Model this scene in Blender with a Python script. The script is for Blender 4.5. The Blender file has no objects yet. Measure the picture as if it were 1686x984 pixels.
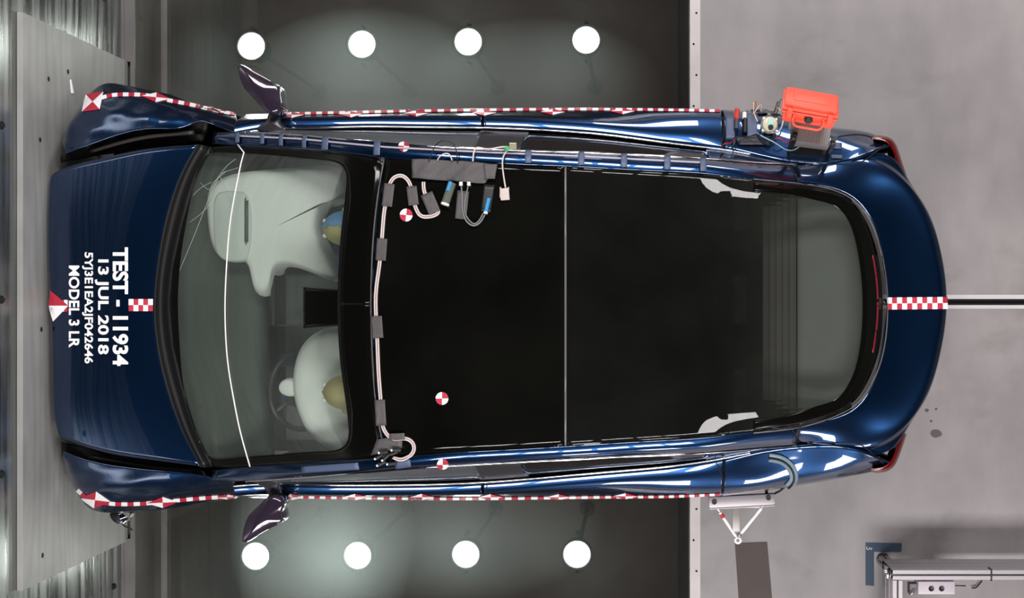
import bpy, bmesh, math, random
import numpy as np
from mathutils import Vector, Matrix
from mathutils.bvhtree import BVHTree
random.seed(7)
C = bpy.context.scene
COL = C.collection
# ---------------------------------------------------------------- camera, world, lamps, exposure
H = 7.0; F = 2164.0; CX = 1045.0; CY = 493.0
cam = bpy.data.objects.new('camera', bpy.data.cameras.new('camera')); COL.objects.link(cam)
cam.location = (0, 0, H); cam.rotation_euler = (0, 0, 0)
cam.data.sensor_width = 36; cam.data.lens = F/1686*36
cam.data.shift_x = -(CX-843)/1686; cam.data.shift_y = (CY-492)/1686
cam.data.clip_start = .05; cam.data.clip_end = 60
C.camera = cam
C.view_settings.view_transform = 'Standard'; C.view_settings.look = 'None'
C.view_settings.exposure = 0.0; C.view_settings.gamma = 1; C.view_settings.use_curve_mapping = False
w = bpy.data.worlds.new('world'); C.world = w; w.use_nodes = True
w.node_tree.nodes['Background'].inputs[0].default_value = (.55, .6, .6, 1)
w.node_tree.nodes['Background'].inputs[1].default_value = .03
def area_lamp(x, y, z, sx, sy, power, target, col=(1, .965, .95)):
    d = bpy.data.lights.new('hall_lamp', 'AREA'); d.shape = 'RECTANGLE'; d.size = sx; d.size_y = sy
    d.energy = power; d.color = col
    o = bpy.data.objects.new('hall_lamp', d); COL.objects.link(o); o.location = (x, y, z)
    o.rotation_euler = (Vector(target)-Vector((x, y, z))).to_track_quat('-Z', 'Y').to_euler()
# two banks of lamps hung along both sides of the crash bay
for s in (1, -1):
    for i in range(7):
        X = -2.35+i*.85
        area_lamp(X, s*3.9, 6.1, .7, 1.15, 62, (X*.8+.1, s*.5, 0))

# lower side floods at the hall walls
for s in (1, -1):
    for X, Z in ((.1, 1.55), (1.42, 1.75), (2.6, 1.35)): area_lamp(X, s*6.0, Z, .6, 1.15, 34, (X*.6, s*.6, .9))

# ---------------------------------------------------------------- helpers
def PX(p, z=None):
    if z is None: px, py, z = p
    else: px, py = p[0], p[1]
    s = (H-z)/F
    return Vector(((px-CX)*s, (CY-py)*s, z))
def lin(c): return tuple(((v/255)/12.92 if v/255 <= .04045 else ((v/255+.055)/1.055)**2.4) for v in c)
MATS = {}
def mat(name, rgb, rough=.5, metal=0, coat=0, spec=.5, bump=0, bscale=60, vary=0, vscale=8, stretch=None, emis=None, es=0, aniso=0):
    if name in MATS: return MATS[name]
    m = bpy.data.materials.new(name); m.use_nodes = True; nt = m.node_tree; b = nt.nodes['Principled BSDF']
    c = lin(rgb)
    b.inputs['Base Color'].default_value = (*c, 1); b.inputs['Roughness'].default_value = rough
    b.inputs['Metallic'].default_value = metal; b.inputs['Coat Weight'].default_value = coat
    b.inputs['Coat Roughness'].default_value = .02; b.inputs['Coat IOR'].default_value = 1.65; b.inputs['Specular IOR Level'].default_value = spec
    if emis: b.inputs['Emission Color'].default_value = (*emis, 1); b.inputs['Emission Strength'].default_value = es
    tc = nt.nodes.new('ShaderNodeTexCoord'); mp = nt.nodes.new('ShaderNodeMapping')
    nt.links.new(tc.outputs['Object'], mp.inputs[0])
    if stretch: mp.inputs['Scale'].default_value = stretch
    if vary or not bump:
        v = vary or .04
        n = nt.nodes.new('ShaderNodeTexNoise'); n.inputs['Scale'].default_value = vscale; n.inputs['Detail'].default_value = 6
        r = nt.nodes.new('ShaderNodeMapRange'); r.inputs[1].default_value = .3; r.inputs[2].default_value = .7
        r.inputs[3].default_value = 1-v; r.inputs[4].default_value = 1+v
        mx = nt.nodes.new('ShaderNodeVectorMath'); mx.operation = 'SCALE'; mx.inputs[0].default_value = c
        nt.links.new(mp.outputs[0], n.inputs[0]); nt.links.new(n.outputs[0], r.inputs[0])
        nt.links.new(r.outputs[0], mx.inputs['Scale']); nt.links.new(mx.outputs[0], b.inputs['Base Color'])
    if bump:
        n = nt.nodes.new('ShaderNodeTexNoise'); n.inputs['Scale'].default_value = bscale; n.inputs['Detail'].default_value = 4
        bp = nt.nodes.new('ShaderNodeBump'); bp.inputs['Strength'].default_value = bump; bp.inputs['Distance'].default_value = .01
        nt.links.new(mp.outputs[0], n.inputs[0]); nt.links.new(n.outputs[0], bp.inputs['Height']); nt.links.new(bp.outputs[0], b.inputs['Normal'])
    MATS[name] = m; return m
def glass_mat(name, tint, rough=.0, haze=0, hazecol=(.5, .55, .52), ior=1.5, refl=1.0):
    m = bpy.data.materials.new(name); m.use_nodes = True; nt = m.node_tree; nt.nodes.clear()
    out = nt.nodes.new('ShaderNodeOutputMaterial'); tr = nt.nodes.new('ShaderNodeBsdfTransparent'); tr.inputs[0].default_value = (*tint, 1)
    gl = nt.nodes.new('ShaderNodeBsdfGlossy'); gl.inputs['Roughness'].default_value = rough
    gl.inputs[0].default_value = (refl, refl, refl, 1)
    fr = nt.nodes.new('ShaderNodeFresnel'); fr.inputs[0].default_value = ior
    mx = nt.nodes.new('ShaderNodeMixShader'); gg = nt.nodes.new('ShaderNodeNewGeometry'); mm = nt.nodes.new('ShaderNodeMath'); mm.operation = 'SUBTRACT'; mm.use_clamp = True   # reflect on the outer face only
    nt.links.new(fr.outputs[0], mm.inputs[0]); nt.links.new(gg.outputs['Backfacing'], mm.inputs[1]); nt.links.new(mm.outputs[0], mx.inputs[0])
    base = tr
    if haze:
        df = nt.nodes.new('ShaderNodeBsdfDiffuse'); df.inputs[0].default_value = (*hazecol, 1)
        n = nt.nodes.new('ShaderNodeTexNoise'); n.inputs['Scale'].default_value = 2.2; n.inputs['Detail'].default_value = 5
        tc = nt.nodes.new('ShaderNodeTexCoord'); nt.links.new(tc.outputs['Object'], n.inputs[0])
        r = nt.nodes.new('ShaderNodeMapRange'); r.inputs[1].default_value = .35; r.inputs[2].default_value = .7
        r.inputs[3].default_value = haze*.7; r.inputs[4].default_value = haze*1.3
        nt.links.new(n.outputs[0], r.inputs[0])
        m2 = nt.nodes.new('ShaderNodeMixShader'); nt.links.new(r.outputs[0], m2.inputs[0])
        nt.links.new(tr.outputs[0], m2.inputs[1]); nt.links.new(df.outputs[0], m2.inputs[2]); base = m2
    nt.links.new(base.outputs[0], mx.inputs[1]); nt.links.new(gl.outputs[0], mx.inputs[2]); nt.links.new(mx.outputs[0], out.inputs[0])
    return m
ORIG = {}
def obj(name, vf, m, parent=None, smooth=True, label=None, cat=None, group=None, kind=None):
    vs, fs = vf[0], vf[1]
    vs = [Vector(v) for v in vs]
    lo = Vector([min(v[i] for v in vs) for i in range(3)]); hi = Vector([max(v[i] for v in vs) for i in range(3)])
    o0 = Vector(((lo.x+hi.x)/2, (lo.y+hi.y)/2, lo.z))
    me = bpy.data.meshes.new(name); me.from_pydata([v-o0 for v in vs], [], [list(f) for f in fs]); me.update()
    ms = m if isinstance(m, (list, tuple)) else [m]
    for k in ms: me.materials.append(k)
    if len(vf) > 2: me.polygons.foreach_set('material_index', vf[2])
    me.polygons.foreach_set('use_smooth', [bool(smooth)]*len(me.polygons))
    o = bpy.data.objects.new(name, me); COL.objects.link(o)
    ORIG[o] = o0
    if parent is not None:
        o.parent = parent; o.location = o0-ORIG[parent]
    else: o.location = o0
    if label: o['label'] = label
    if cat: o['category'] = cat
    if group: o['group'] = group
    if kind: o['kind'] = kind
    if smooth == 'auto':
        bm = bmesh.new(); bm.from_mesh(me)
        for e in bm.edges:
            if len(e.link_faces) == 2 and e.calc_face_angle(0) > .6: e.smooth = False
        bm.to_mesh(me); bm.free()
    return o
def thing(name, loc, label, cat, group=None):
    o = bpy.data.objects.new(name, None); COL.objects.link(o); o.location = loc; o.empty_display_size = .1
    ORIG[o] = Vector(loc); o['label'] = label; o['category'] = cat
    if group: o['group'] = group
    return o
def join(*parts):
    V, Fc, M, hasm = [], [], [], any(len(p) > 2 for p in parts)
    for p in parts:
        k = len(V); V += list(p[0]); Fc += [[i+k for i in f] for f in p[1]]
        M += list(p[2]) if len(p) > 2 else [0]*len(p[1])
    return (V, Fc, M) if hasm else (V, Fc)
def withmat(p, i): return (p[0], p[1], [i]*len(p[1]))
def xf(p, M): return (([M @ Vector(v) for v in p[0]],)+tuple(p[1:]))
def box(lo, hi, bev=0):
    bm = bmesh.new(); bmesh.ops.create_cube(bm, size=1)
    for v in bm.verts: v.co = Vector([lo[i]+(v.co[i]+.5)*(hi[i]-lo[i]) for i in range(3)])
    if bev: bmesh.ops.bevel(bm, geom=bm.edges[:], offset=bev, segments=2, affect='EDGES', profile=.6)
    bmesh.ops.recalc_face_normals(bm, faces=bm.faces)
    r = ([v.co.copy() for v in bm.verts], [[v.index for v in f.verts] for f in bm.faces]); bm.free(); return r
def cyl(a, b, r, n=20, r2=None, cap=True):
    a = Vector(a); b = Vector(b); d = (b-a).normalized(); u = d.orthogonal().normalized(); v = d.cross(u)
    r2 = r if r2 is None else r2; V = []; Fc = []
    for p, q in ((a, r), (b, r2)):
        for i in range(n):
            t = 2*math.pi*i/n; V.append(p+(u*math.cos(t)+v*math.sin(t))*q)
    for i in range(n): Fc.append([i, (i+1) % n, n+(i+1) % n, n+i])
    if cap: Fc += [list(range(n))[::-1], list(range(n, 2*n))]
    return V, Fc
def lathe(c, axis, prof, n=32, closed=False):
    c = Vector(c); d = Vector(axis).normalized(); u = d.orthogonal().normalized(); v = d.cross(u); V = []; Fc = []
    k = len(prof)
    for i in range(n):
        t = 2*math.pi*i/n
        for r, h in prof: V.append(c+d*h+(u*math.cos(t)+v*math.sin(t))*r)
    for i in range(n):
        j = (i+1) % n
        for q in range(k if closed else k-1):
            q2 = (q+1) % k; Fc.append([i*k+q, j*k+q, j*k+q2, i*k+q2])
    return V, Fc
def spl(P, n):
    P = np.array([list(p) for p in P], float); m = len(P)
    d = np.sqrt(((P[1:]-P[:-1])**2).sum(1))**.75+1e-9; t = np.concatenate([[0], np.cumsum(d)]); t /= t[-1]
    return np.array([cub(t, P, s) for s in np.linspace(0, 1, n)])
def _m(t, P):
    n = len(t); h = np.diff(t); A = np.zeros((n, n)); B = np.zeros((n, P.shape[1])); A[0, 0] = A[-1, -1] = 1
    for i in range(1, n-1):
        A[i, i-1] = h[i-1]; A[i, i] = 2*(h[i-1]+h[i]); A[i, i+1] = h[i]
        B[i] = 6*((P[i+1]-P[i])/h[i]-(P[i]-P[i-1])/h[i-1])
    return np.linalg.solve(A, B)
_cache = {}
def cub(t, P, s):
    key = (t.tobytes(), P.tobytes())
    if key not in _cache: _cache[key] = _m(t, P)
    M = _cache[key]; i = min(max(int(np.searchsorted(t, s))-1, 0), len(t)-2); h = t[i+1]-t[i]
    a = (t[i+1]-s)/h; b = (s-t[i])/h
    return a*P[i]+b*P[i+1]+((a**3-a)*M[i]+(b**3-b)*M[i+1])*h*h/6
def tube(pts, r, n=8, res=None):
    pts = [Vector(p) for p in pts]
    if res: pts = [Vector(q) for q in spl(pts, res)]
    V = []; Fc = []; u = None
    for i, p in enumerate(pts):
        d = (pts[min(i+1, len(pts)-1)]-pts[max(i-1, 0)]).normalized()
        u = (d.orthogonal() if u is None else (u-d*u.dot(d))).normalized(); v = d.cross(u)
        for k in range(n):
            t = 2*math.pi*k/n; V.append(p+(u*math.cos(t)+v*math.sin(t))*r)
    for i in range(len(pts)-1):
        for k in range(n):
            Fc.append([i*n+k, i*n+(k+1) % n, (i+1)*n+(k+1) % n, (i+1)*n+k])
    Fc += [list(range(n))[::-1], [(len(pts)-1)*n+k for k in range(n)]]
    return V, Fc
def grid(G):
    nr, nc = len(G), len(G[0]); V = [Vector(p) for r in G for p in r]
    return V, [[i*nc+j, i*nc+j+1, (i+1)*nc+j+1, (i+1)*nc+j] for i in range(nr-1) for j in range(nc-1)]
def patchgrid(rows, nu, nv):
    R = [spl([PX(p) for p in r], nu) for r in rows]
    return [list(c) for c in zip(*[spl([R[k][j] for k in range(len(R))], nv) for j in range(nu)])]
def up(vf):
    """make the average normal of an open sheet look up"""
    V, Fc = vf[0], vf[1]; s = 0
    for f in Fc:
        a, b, c = V[f[0]], V[f[1]], V[f[2]]; s += (Vector(b)-Vector(a)).cross(Vector(c)-Vector(b)).z
    return vf if s > 0 else (V, [f[::-1] for f in Fc])
def solid(vf, t):
    V, Fc = up(vf); V = [Vector(v) for v in V]; N = [Vector((0, 0, 0)) for _ in V]; ed = {}
    for f in Fc:
        n = (V[f[1]]-V[f[0]]).cross(V[f[2]]-V[f[0]])
        if len(f) > 3: n = n+(V[f[2]]-V[f[0]]).cross(V[f[3]]-V[f[0]])
        for i in f: N[i] = N[i]+n
        for a, b in zip(f, f[1:]+f[:1]): ed[(a, b)] = ed.get((a, b), 0)+1
    k = len(V); W = V+[v-n.normalized()*t for v, n in zip(V, N)]
    G = [list(f) for f in Fc]+[[i+k for i in f[::-1]] for f in Fc]
    for a, b in ed:
        if (b, a) not in ed: G.append([b, a, a+k, b+k])
    return W, G
BV = {}
def addbvh(names, vf): 
    for n in names.split(): BV.setdefault(n, []).append(vf)
_tree = {}
def tree(n):
    if n not in _tree:
        V, Fc = join(*[(x[0], x[1]) for x in BV[n]]); _tree[n] = BVHTree.FromPolygons([Vector(v) for v in V], Fc)
    return _tree[n]
O = Vector((0, 0, H))
def hit(px, py, off=.003, on='car'):
    d = (PX((px, py, 0))-O).normalized(); h = tree(on).ray_cast(O, d)
    if h[0] is None:      # the ray slips past an edge or through a gap: take the spot on it nearest to the surface
        best = None
        for z in np.linspace(.6, 1.5, 46):
            p = PX((px, py, z)); q = tree(on).find_nearest(p)
            if best is None or q[3] < best[0]: best = (q[3], p, q[1], q[0])
        h = (best[3].lerp(best[1], .7), best[2])
    n = h[1]
    if n.dot(d) > 0: n = -n
    return h[0]+n*off
def decal(q, nu=6, nv=3, off=.003, on='car'):
    """sheet over pixel quad (a,b,c,d) laid on the surface below"""
    a, b, c, d = [Vector((*p, 0)) for p in q]; G = []
    for i in range(nv+1):
        t = i/nv; p = a.lerp(d, t); r = b.lerp(c, t)
        G.append([hit(*p.lerp(r, j/nu).xy, off, on) for j in range(nu+1)])
    return grid(G)
def ringdecal(outer, inner, n, k=4, off=.003, on='car'):
    G = []
    for j in range(k+1):
        G.append([hit(*(Vector(outer[i]).lerp(Vector(inner[i]), j/k)), off, on) for i in range(n)]+[hit(*(Vector(outer[0]).lerp(Vector(inner[0]), j/k)), off, on)])
    return grid(G)
def closed(P, n):
    P = [Vector((*p, 0)) for p in P]; m = len(P); Q = P[-3:]+P+P[:3]
    Q = np.array([list(p) for p in Q]); d = np.sqrt(((Q[1:]-Q[:-1])**2).sum(1))**.7; t = np.concatenate([[0], np.cumsum(d)])
    return [tuple(cub(t, Q, s)[:2]) for s in np.linspace(t[3], t[3+m], n, endpoint=False)]
def puffy(cont, z0, z1, inset=.25, rings=6, n=48, zc=None, smooth=True):
    """rounded solid over a closed pixel contour (measured at mid height)"""
    zm = (z0+z1)/2; c = [PX((*p, zm)) for p in (closed(cont, n) if smooth else cont)]; n = len(c)
    m = sum(c, Vector())/n; V = []; Fc = []
    for i in range(rings+1):
        a = -math.pi/2+math.pi*i/rings; s = 1-inset*(1-math.cos(a)**.7 if abs(math.cos(a)) > 1e-6 else 1)
        z = zm+(z1-z0)/2*math.sin(a)
        for p in c: V.append(Vector((m.x+(p.x-m.x)*s, m.y+(p.y-m.y)*s, z)))
    for i in range(rings):
        for j in range(n): Fc.append([i*n+j, i*n+(j+1) % n, (i+1)*n+(j+1) % n, (i+1)*n+j])
    V += [Vector((m.x, m.y, z0)), Vector((m.x, m.y, z1))]; k = len(V)
    for j in range(n):
        Fc.append([k-2, (j+1) % n, j]); Fc.append([k-1, rings*n+j, rings*n+(j+1) % n])
    return V, Fc
def prism(pts, z0, z1):
    n = len(pts); V = [Vector((p[0], p[1], z0)) for p in pts]+[Vector((p[0], p[1], z1)) for p in pts]
    A = sum(pts[i][0]*pts[(i+1) % n][1]-pts[(i+1) % n][0]*pts[i][1] for i in range(n))
    Fc = [[i, (i+1) % n, n+(i+1) % n, n+i] for i in range(n)]+[list(range(n))[::-1], list(range(n, 2*n))]
    return (V, Fc) if A > 0 else (V, [f[::-1] for f in Fc])
def sphere(c, r, sc=(1, 1, 1), n=24):
    return lathe(c, (0, 0, 1), [(max(r*sc[0]*math.cos(a), 1e-4), r*sc[2]*math.sin(a)) for a in np.linspace(-math.pi/2, math.pi/2, 14)], n)

# ---------------------------------------------------------------- materials
paint = mat('blue_car_paint', (22, 54, 94), rough=.26, metal=.92, coat=1, vary=.02, vscale=400)
blackpl = mat('black_plastic', (20, 19, 20), rough=.45)
blackgl = mat('black_frit', (9, 9, 8), rough=.12, spec=.35)
dark = mat('dark_cavity', (14, 13, 14), rough=.8)
seatm = mat('black_upholstery', (24, 24, 25), rough=.5, bump=.1, bscale=200)
dashm = mat('dash_plastic', (58, 65, 60), rough=.75)
alum = mat('brushed_aluminium', (164, 158, 162), rough=.42, metal=.45, vary=.05, vscale=30, stretch=(1, 12, 12))
chrome = mat('chrome_trim', (225, 222, 225), rough=.08, metal=1)
white = mat('white_paint', (235, 232, 235), rough=.5)
wvinyl = mat('white_vinyl', (240, 238, 240), rough=.55)
rvinyl = mat('red_vinyl', (178, 38, 62), rough=.5)
rubber = mat('tyre_rubber', (22, 22, 23), rough=.75)
airbag = mat('airbag_cloth', (198, 203, 198), rough=.85, bump=.25, bscale=9)
gaffer = mat('grey_cloth_tape', (78, 74, 76), rough=.6, bump=.35, bscale=35)
bluetape = mat('blue_grey_tape', (74, 88, 116), rough=.5, bump=.2, bscale=40)
clearg = glass_mat('windshield_glass', (.88, .90, .885), haze=.03, hazecol=(.5, .56, .53))
roofg = glass_mat('tinted_roof_glass', (.07, .07, .065), haze=.012, hazecol=(.3, .3, .25), refl=.55)
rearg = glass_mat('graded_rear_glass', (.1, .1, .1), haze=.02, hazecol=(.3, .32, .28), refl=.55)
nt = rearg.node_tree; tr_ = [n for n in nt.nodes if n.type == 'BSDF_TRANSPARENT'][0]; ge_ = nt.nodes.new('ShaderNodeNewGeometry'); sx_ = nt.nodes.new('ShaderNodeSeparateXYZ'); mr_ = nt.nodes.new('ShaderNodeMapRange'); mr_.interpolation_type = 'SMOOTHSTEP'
mr_.inputs[1].default_value = PX((1150, 0, 1.3)).x; mr_.inputs[2].default_value = PX((1290, 0, 1.25)).x; mr_.inputs[3].default_value = .1; mr_.inputs[4].default_value = .9   # tint ramp to clear, placed to uncover the reflection-grey shelf below
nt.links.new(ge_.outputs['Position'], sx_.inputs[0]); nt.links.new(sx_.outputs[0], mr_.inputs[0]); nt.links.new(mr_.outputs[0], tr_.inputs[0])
rsideg = glass_mat('dark_side_glass', (.35, .35, .35), haze=.05, hazecol=(.3, .28, .28))
sideg = glass_mat('side_glass', (.25, .27, .28), haze=.22, hazecol=(.42, .45, .5))  # grey-blue diffuse share stands in for the hall reflected in the pane
redlens = mat('red_lens', (92, 10, 16), rough=.12, coat=1)
orange = mat('orange_case', (252, 84, 58), rough=.42)
cablew = mat('white_cable', (205, 190, 188), rough=.5)
cableg = mat('grey_cable', (112, 116, 118), rough=.5)
cableb = mat('black_cable', (24, 24, 26), rough=.5)
bluepl = mat('light_blue_plastic', (52, 140, 196), rough=.4)
yellowsk = mat('dummy_yellow_vinyl', (158, 150, 98), rough=.6)
redpl = mat('red_plastic', (198, 50, 44), rough=.4)
greenpl = mat('green_plastic', (40, 170, 90), rough=.4)
galv = mat('galvanised_steel', (160, 158, 160), rough=.35, metal=.7, vary=.1, vscale=10)

# floor
fm = bpy.data.materials.new('polished_concrete'); fm.use_nodes = True; nt = fm.node_tree; b = nt.nodes['Principled BSDF']
tc = nt.nodes.new('ShaderNodeTexCoord')
def noise(scale, detail=5, stretch=None, rough=.55):
    n = nt.nodes.new('ShaderNodeTexNoise'); n.inputs['Scale'].default_value = scale; n.inputs['Detail'].default_value = detail; n.inputs['Roughness'].default_value = rough
    if stretch:
        mp = nt.nodes.new('ShaderNodeMapping'); mp.inputs['Scale'].default_value = stretch; nt.links.new(tc.outputs['Object'], mp.inputs[0]); nt.links.new(mp.outputs[0], n.inputs[0])
    else: nt.links.new(tc.outputs['Object'], n.inputs[0])
    return n
def ramp(src, stops):
    r = nt.nodes.new('ShaderNodeValToRGB'); e = r.color_ramp.elements
    while len(e) < len(stops): e.new(.5)
    for k, (p, c) in enumerate(stops): e[k].position = p; e[k].color = (*lin(c), 1) if len(c) == 3 else c
    nt.links.new(src, r.inputs[0]); return r
def mixc(f, a, b_, mode='MIX'):
    m = nt.nodes.new('ShaderNodeMix'); m.data_type = 'RGBA'; m.blend_type = mode
    if isinstance(f, float): m.inputs[0].default_value = f
    else: nt.links.new(f, m.inputs[0])
    for k, v in ((6, a), (7, b_)):
        if isinstance(v, tuple): m.inputs[k].default_value = (*v, 1)
        else: nt.links.new(v, m.inputs[k])
    return m.outputs[2]
n1 = noise(.9, 4); n2 = noise(7, 6, (1, .5, 1)); n3 = noise(2.6, 7, (.6, 1, 1))
r1 = ramp(n1.outputs[0], [(.35, (138, 133, 134)), (.65, (156, 150, 151))])
r2 = ramp(n2.outputs[0], [(.3, (235, 235, 235)), (.7, (255, 255, 255))])
c1 = mixc(1.0, r1.outputs[0], r2.outputs[0], 'MULTIPLY')
r3 = ramp(n3.outputs[0], [(.58, (0, 0, 0, 1)), (.72, (.4, .4, .4, 1))])
c2 = mixc(r3.outputs[0], c1, lin((96, 92, 88)))
nt.links.new(c2, b.inputs['Base Color']); b.inputs['Roughness'].default_value = .42; b.inputs['Specular IOR Level'].default_value = .35
# steel wall cladding, drawn along Y
sm = bpy.data.materials.new('scuffed_steel_cladding'); sm.use_nodes = True; nt = sm.node_tree; b = nt.nodes['Principled BSDF']
tc = nt.nodes.new('ShaderNodeTexCoord')
a1 = noise(3, 6, (1, .35, 9)); a2 = noise(1.1, 3)
q1 = ramp(a1.outputs[0], [(.3, (92, 94, 92)), (.7, (150, 152, 150))]); nt.links.new(q1.outputs[0], b.inputs['Base Color'])
q2 = ramp(a1.outputs[0], [(.3, (.2, .2, .2, 1)), (.7, (.42, .42, .42, 1))]); nt.links.new(q2.outputs[0], b.inputs['Roughness'])
b.inputs['Metallic'].default_value = .85
bp = nt.nodes.new('ShaderNodeBump'); bp.inputs['Strength'].default_value = .35; bp.inputs['Distance'].default_value = .01
nt.links.new(a1.outputs[0], bp.inputs['Height']); nt.links.new(bp.outputs[0], b.inputs['Normal'])
# grey painted plywood
pm = bpy.data.materials.new('grey_painted_plywood'); pm.use_nodes = True; nt = pm.node_tree; b = nt.nodes['Principled BSDF']
tc = nt.nodes.new('ShaderNodeTexCoord')
a1 = noise(5, 4, (1, .6, 1)); wv = nt.nodes.new('ShaderNodeTexWave'); wv.bands_direction = 'Z'; wv.inputs['Scale'].default_value = 1.6; wv.inputs['Distortion'].default_value = 26; wv.inputs['Detail'].default_value = 3; wv.inputs['Detail Scale'].default_value = .6
mp = nt.nodes.new('ShaderNodeMapping'); mp.inputs['Scale'].default_value = (1, .35, 2.2); nt.links.new(tc.outputs['Object'], mp.inputs[0]); nt.links.new(mp.outputs[0], wv.inputs[0])
q1 = ramp(a1.outputs[0], [(.3, (134, 134, 132)), (.7, (152, 152, 150))]); q2 = ramp(wv.outputs[0], [(.0, (242, 242, 242)), (.6, (255, 255, 255))])
nt.links.new(mixc(1.0, q1.outputs[0], q2.outputs[0], 'MULTIPLY'), b.inputs['Base Color']); b.inputs['Roughness'].default_value = .5
# dusty pit glass
gm = bpy.data.materials.new('dusty_floor_glass'); gm.use_nodes = True; nt = gm.node_tree; nt.nodes.clear()
out = nt.nodes.new('ShaderNodeOutputMaterial'); tc = nt.nodes.new('ShaderNodeTexCoord')
tr = nt.nodes.new('ShaderNodeBsdfTransparent'); tr.inputs[0].default_value = (.87, .86, .845, 1)
tl = nt.nodes.new('ShaderNodeBsdfTranslucent'); tl.inputs[0].default_value = (.62, .76, .71, 1)
df = nt.nodes.new('ShaderNodeBsdfDiffuse'); df.inputs[0].default_value = (.59, .61, .61, 1)
ad = nt.nodes.new('ShaderNodeMixShader'); ad.inputs[0].default_value = .5; nt.links.new(tl.outputs[0], ad.inputs[1]); nt.links.new(df.outputs[0], ad.inputs[2])
nA = noise(1.1, 6, (1, .8, 1)); nB = noise(30, 4)
rA = ramp(nA.outputs[0], [(.3, (.006, .006, .006, 1)), (.75, (.03, .03, .03, 1))]); rB = ramp(nB.outputs[0], [(.3, (.7, .7, .7, 1)), (.7, (1, 1, 1, 1))])
scatter_fac = mixc(1.0, rA.outputs[0], rB.outputs[0], 'MULTIPLY')
def blotch(cx, cy, rx, ry, amt, prev):       # soft paler patches at set spots on the glass
    mp = nt.nodes.new('ShaderNodeMapping'); mp.vector_type = 'TEXTURE'; mp.inputs['Location'].default_value = (cx, cy, 0); mp.inputs['Scale'].default_value = (rx, ry, 9)
    g = nt.nodes.new('ShaderNodeTexGradient'); g.gradient_type = 'SPHERICAL'
    ge = nt.nodes.new('ShaderNodeNewGeometry'); nt.links.new(ge.outputs['Position'], mp.inputs[0]); nt.links.new(mp.outputs[0], g.inputs[0])
    q = ramp(g.outputs[0], [(0, (0, 0, 0, 1)), (.8, (amt, amt, amt, 1))])
    return mixc(1.0, prev, q.outputs[0], 'ADD')
for px, py, rx, ry, amt in ((600, 165, .75, .5, .16), (880, 150, .7, .4, .09), (530, 870, .5, .75, .24), (720, 860, .9, .45, .09), (330, 185, .3, .5, .05), (640, 235, .6, .25, .1)):
    c = PX((px, py, 0)); scatter_fac = blotch(c.x, c.y, rx, ry, amt, scatter_fac)
m1 = nt.nodes.new('ShaderNodeMixShader'); nt.links.new(scatter_fac, m1.inputs[0]); nt.links.new(tr.outputs[0], m1.inputs[1]); nt.links.new(ad.outputs[0], m1.inputs[2])
gl = nt.nodes.new('ShaderNodeBsdfGlossy'); gl.inputs['Roughness'].default_value = .03; fr = nt.nodes.new('ShaderNodeFresnel'); fr.inputs[0].default_value = 1.45
gg = nt.nodes.new('ShaderNodeNewGeometry'); mm = nt.nodes.new('ShaderNodeMath'); mm.operation = 'SUBTRACT'; mm.use_clamp = True
nt.links.new(fr.outputs[0], mm.inputs[0]); nt.links.new(gg.outputs['Backfacing'], mm.inputs[1])
m2 = nt.nodes.new('ShaderNodeMixShader'); nt.links.new(mm.outputs[0], m2.inputs[0]); nt.links.new(m1.outputs[0], m2.inputs[1]); nt.links.new(gl.outputs[0], m2.inputs[2]); nt.links.new(m2.outputs[0], out.inputs[0])
pitm = mat('dark_pit_concrete', (66, 55, 52), rough=.75, vary=.25, vscale=1.5)
pitw = mat('pit_wall_paint', (84, 82, 78), rough=.6, vary=.2, vscale=2)
hallm = mat('hall_wall_paint', (128, 134, 128), rough=.8)
ceilm = mat('dark_hall_ceiling', (22, 22, 22), rough=.9)
sidem = mat('brown_grey_hall_wall', (84, 74, 80), rough=.9)

# ---------------------------------------------------------------- setting
WX = -2.70                                    # face of the plywood on the barrier
PL = PX((216, 0, 0)).x; PR = PX((1136, 0, 0)).x   # pit edges
BX = PX((1153, 0, 0)).x
def st(name, vf, m, smooth=False, **k): return obj(name, vf, m, smooth=smooth, kind='structure', **k)
gy0, gy1 = PX((0, 508, 0)).y, PX((0, 485, 0)).y
st('floor', join(box((BX, gy1, -.25), (9, 7, 0)), box((BX, -7, -.25), (9, gy0, 0)), box((BX, gy0, -.25), (9, gy1, -.05)),
                 box((-9, 3.9, -.25), (BX, 7, 0)), box((-9, -7, -.25), (BX, -3.9, 0))), fm)
st('trim_1', join(*[box((BX+.001, a, -.05), (8.9, b_, .0015)) for a, b_ in ((PX((0, 508, 0)).y, PX((0, 502, 0)).y), (PX((0, 492, 0)).y, PX((0, 485, 0)).y))]), mat('pale_rail_steel', (205, 202, 204), rough=.45, metal=.1))   # guide rail flanges
st('trim_2', box((BX+.001, PX((0, 501.5, 0)).y, -.05), (8.9, PX((0, 492.5, 0)).y, -.03)), dark)
st('trim_3', box((PR, -3.9, -.12), (BX, 3.9, .002)), mat('pale_steel_edging', (176, 170, 170), rough=.45, metal=.2, vary=.08, vscale=6))
st('floor_pit', box((PL-.1, -3.9, -2.05), (BX, 3.9, -1.95)), pitm)
st('wall_pit_front', box((PL-.1, -3.9, -1.95), (PL, 3.9, -.03)), pitw)
st('wall_pit_rear', box((PR, -3.9, -1.95), (BX, 3.9, -.12)), pitw)
st('wall_pit_right', box((PL-.1, 3.9, -1.95), (BX, 4.0, -.25)), pitw)
st('wall_pit_left', box((PL-.1, -4.0, -1.95), (BX, -3.9, -.25)), pitw)
st('trim_4', box((PL+.001, -3.9, -.5), (PL+.035, 3.9, -.44)), galv)
st('window_1', box((PL, -3.9, -.0125), (PR, 3.9, -.0005)), gm)
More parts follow.
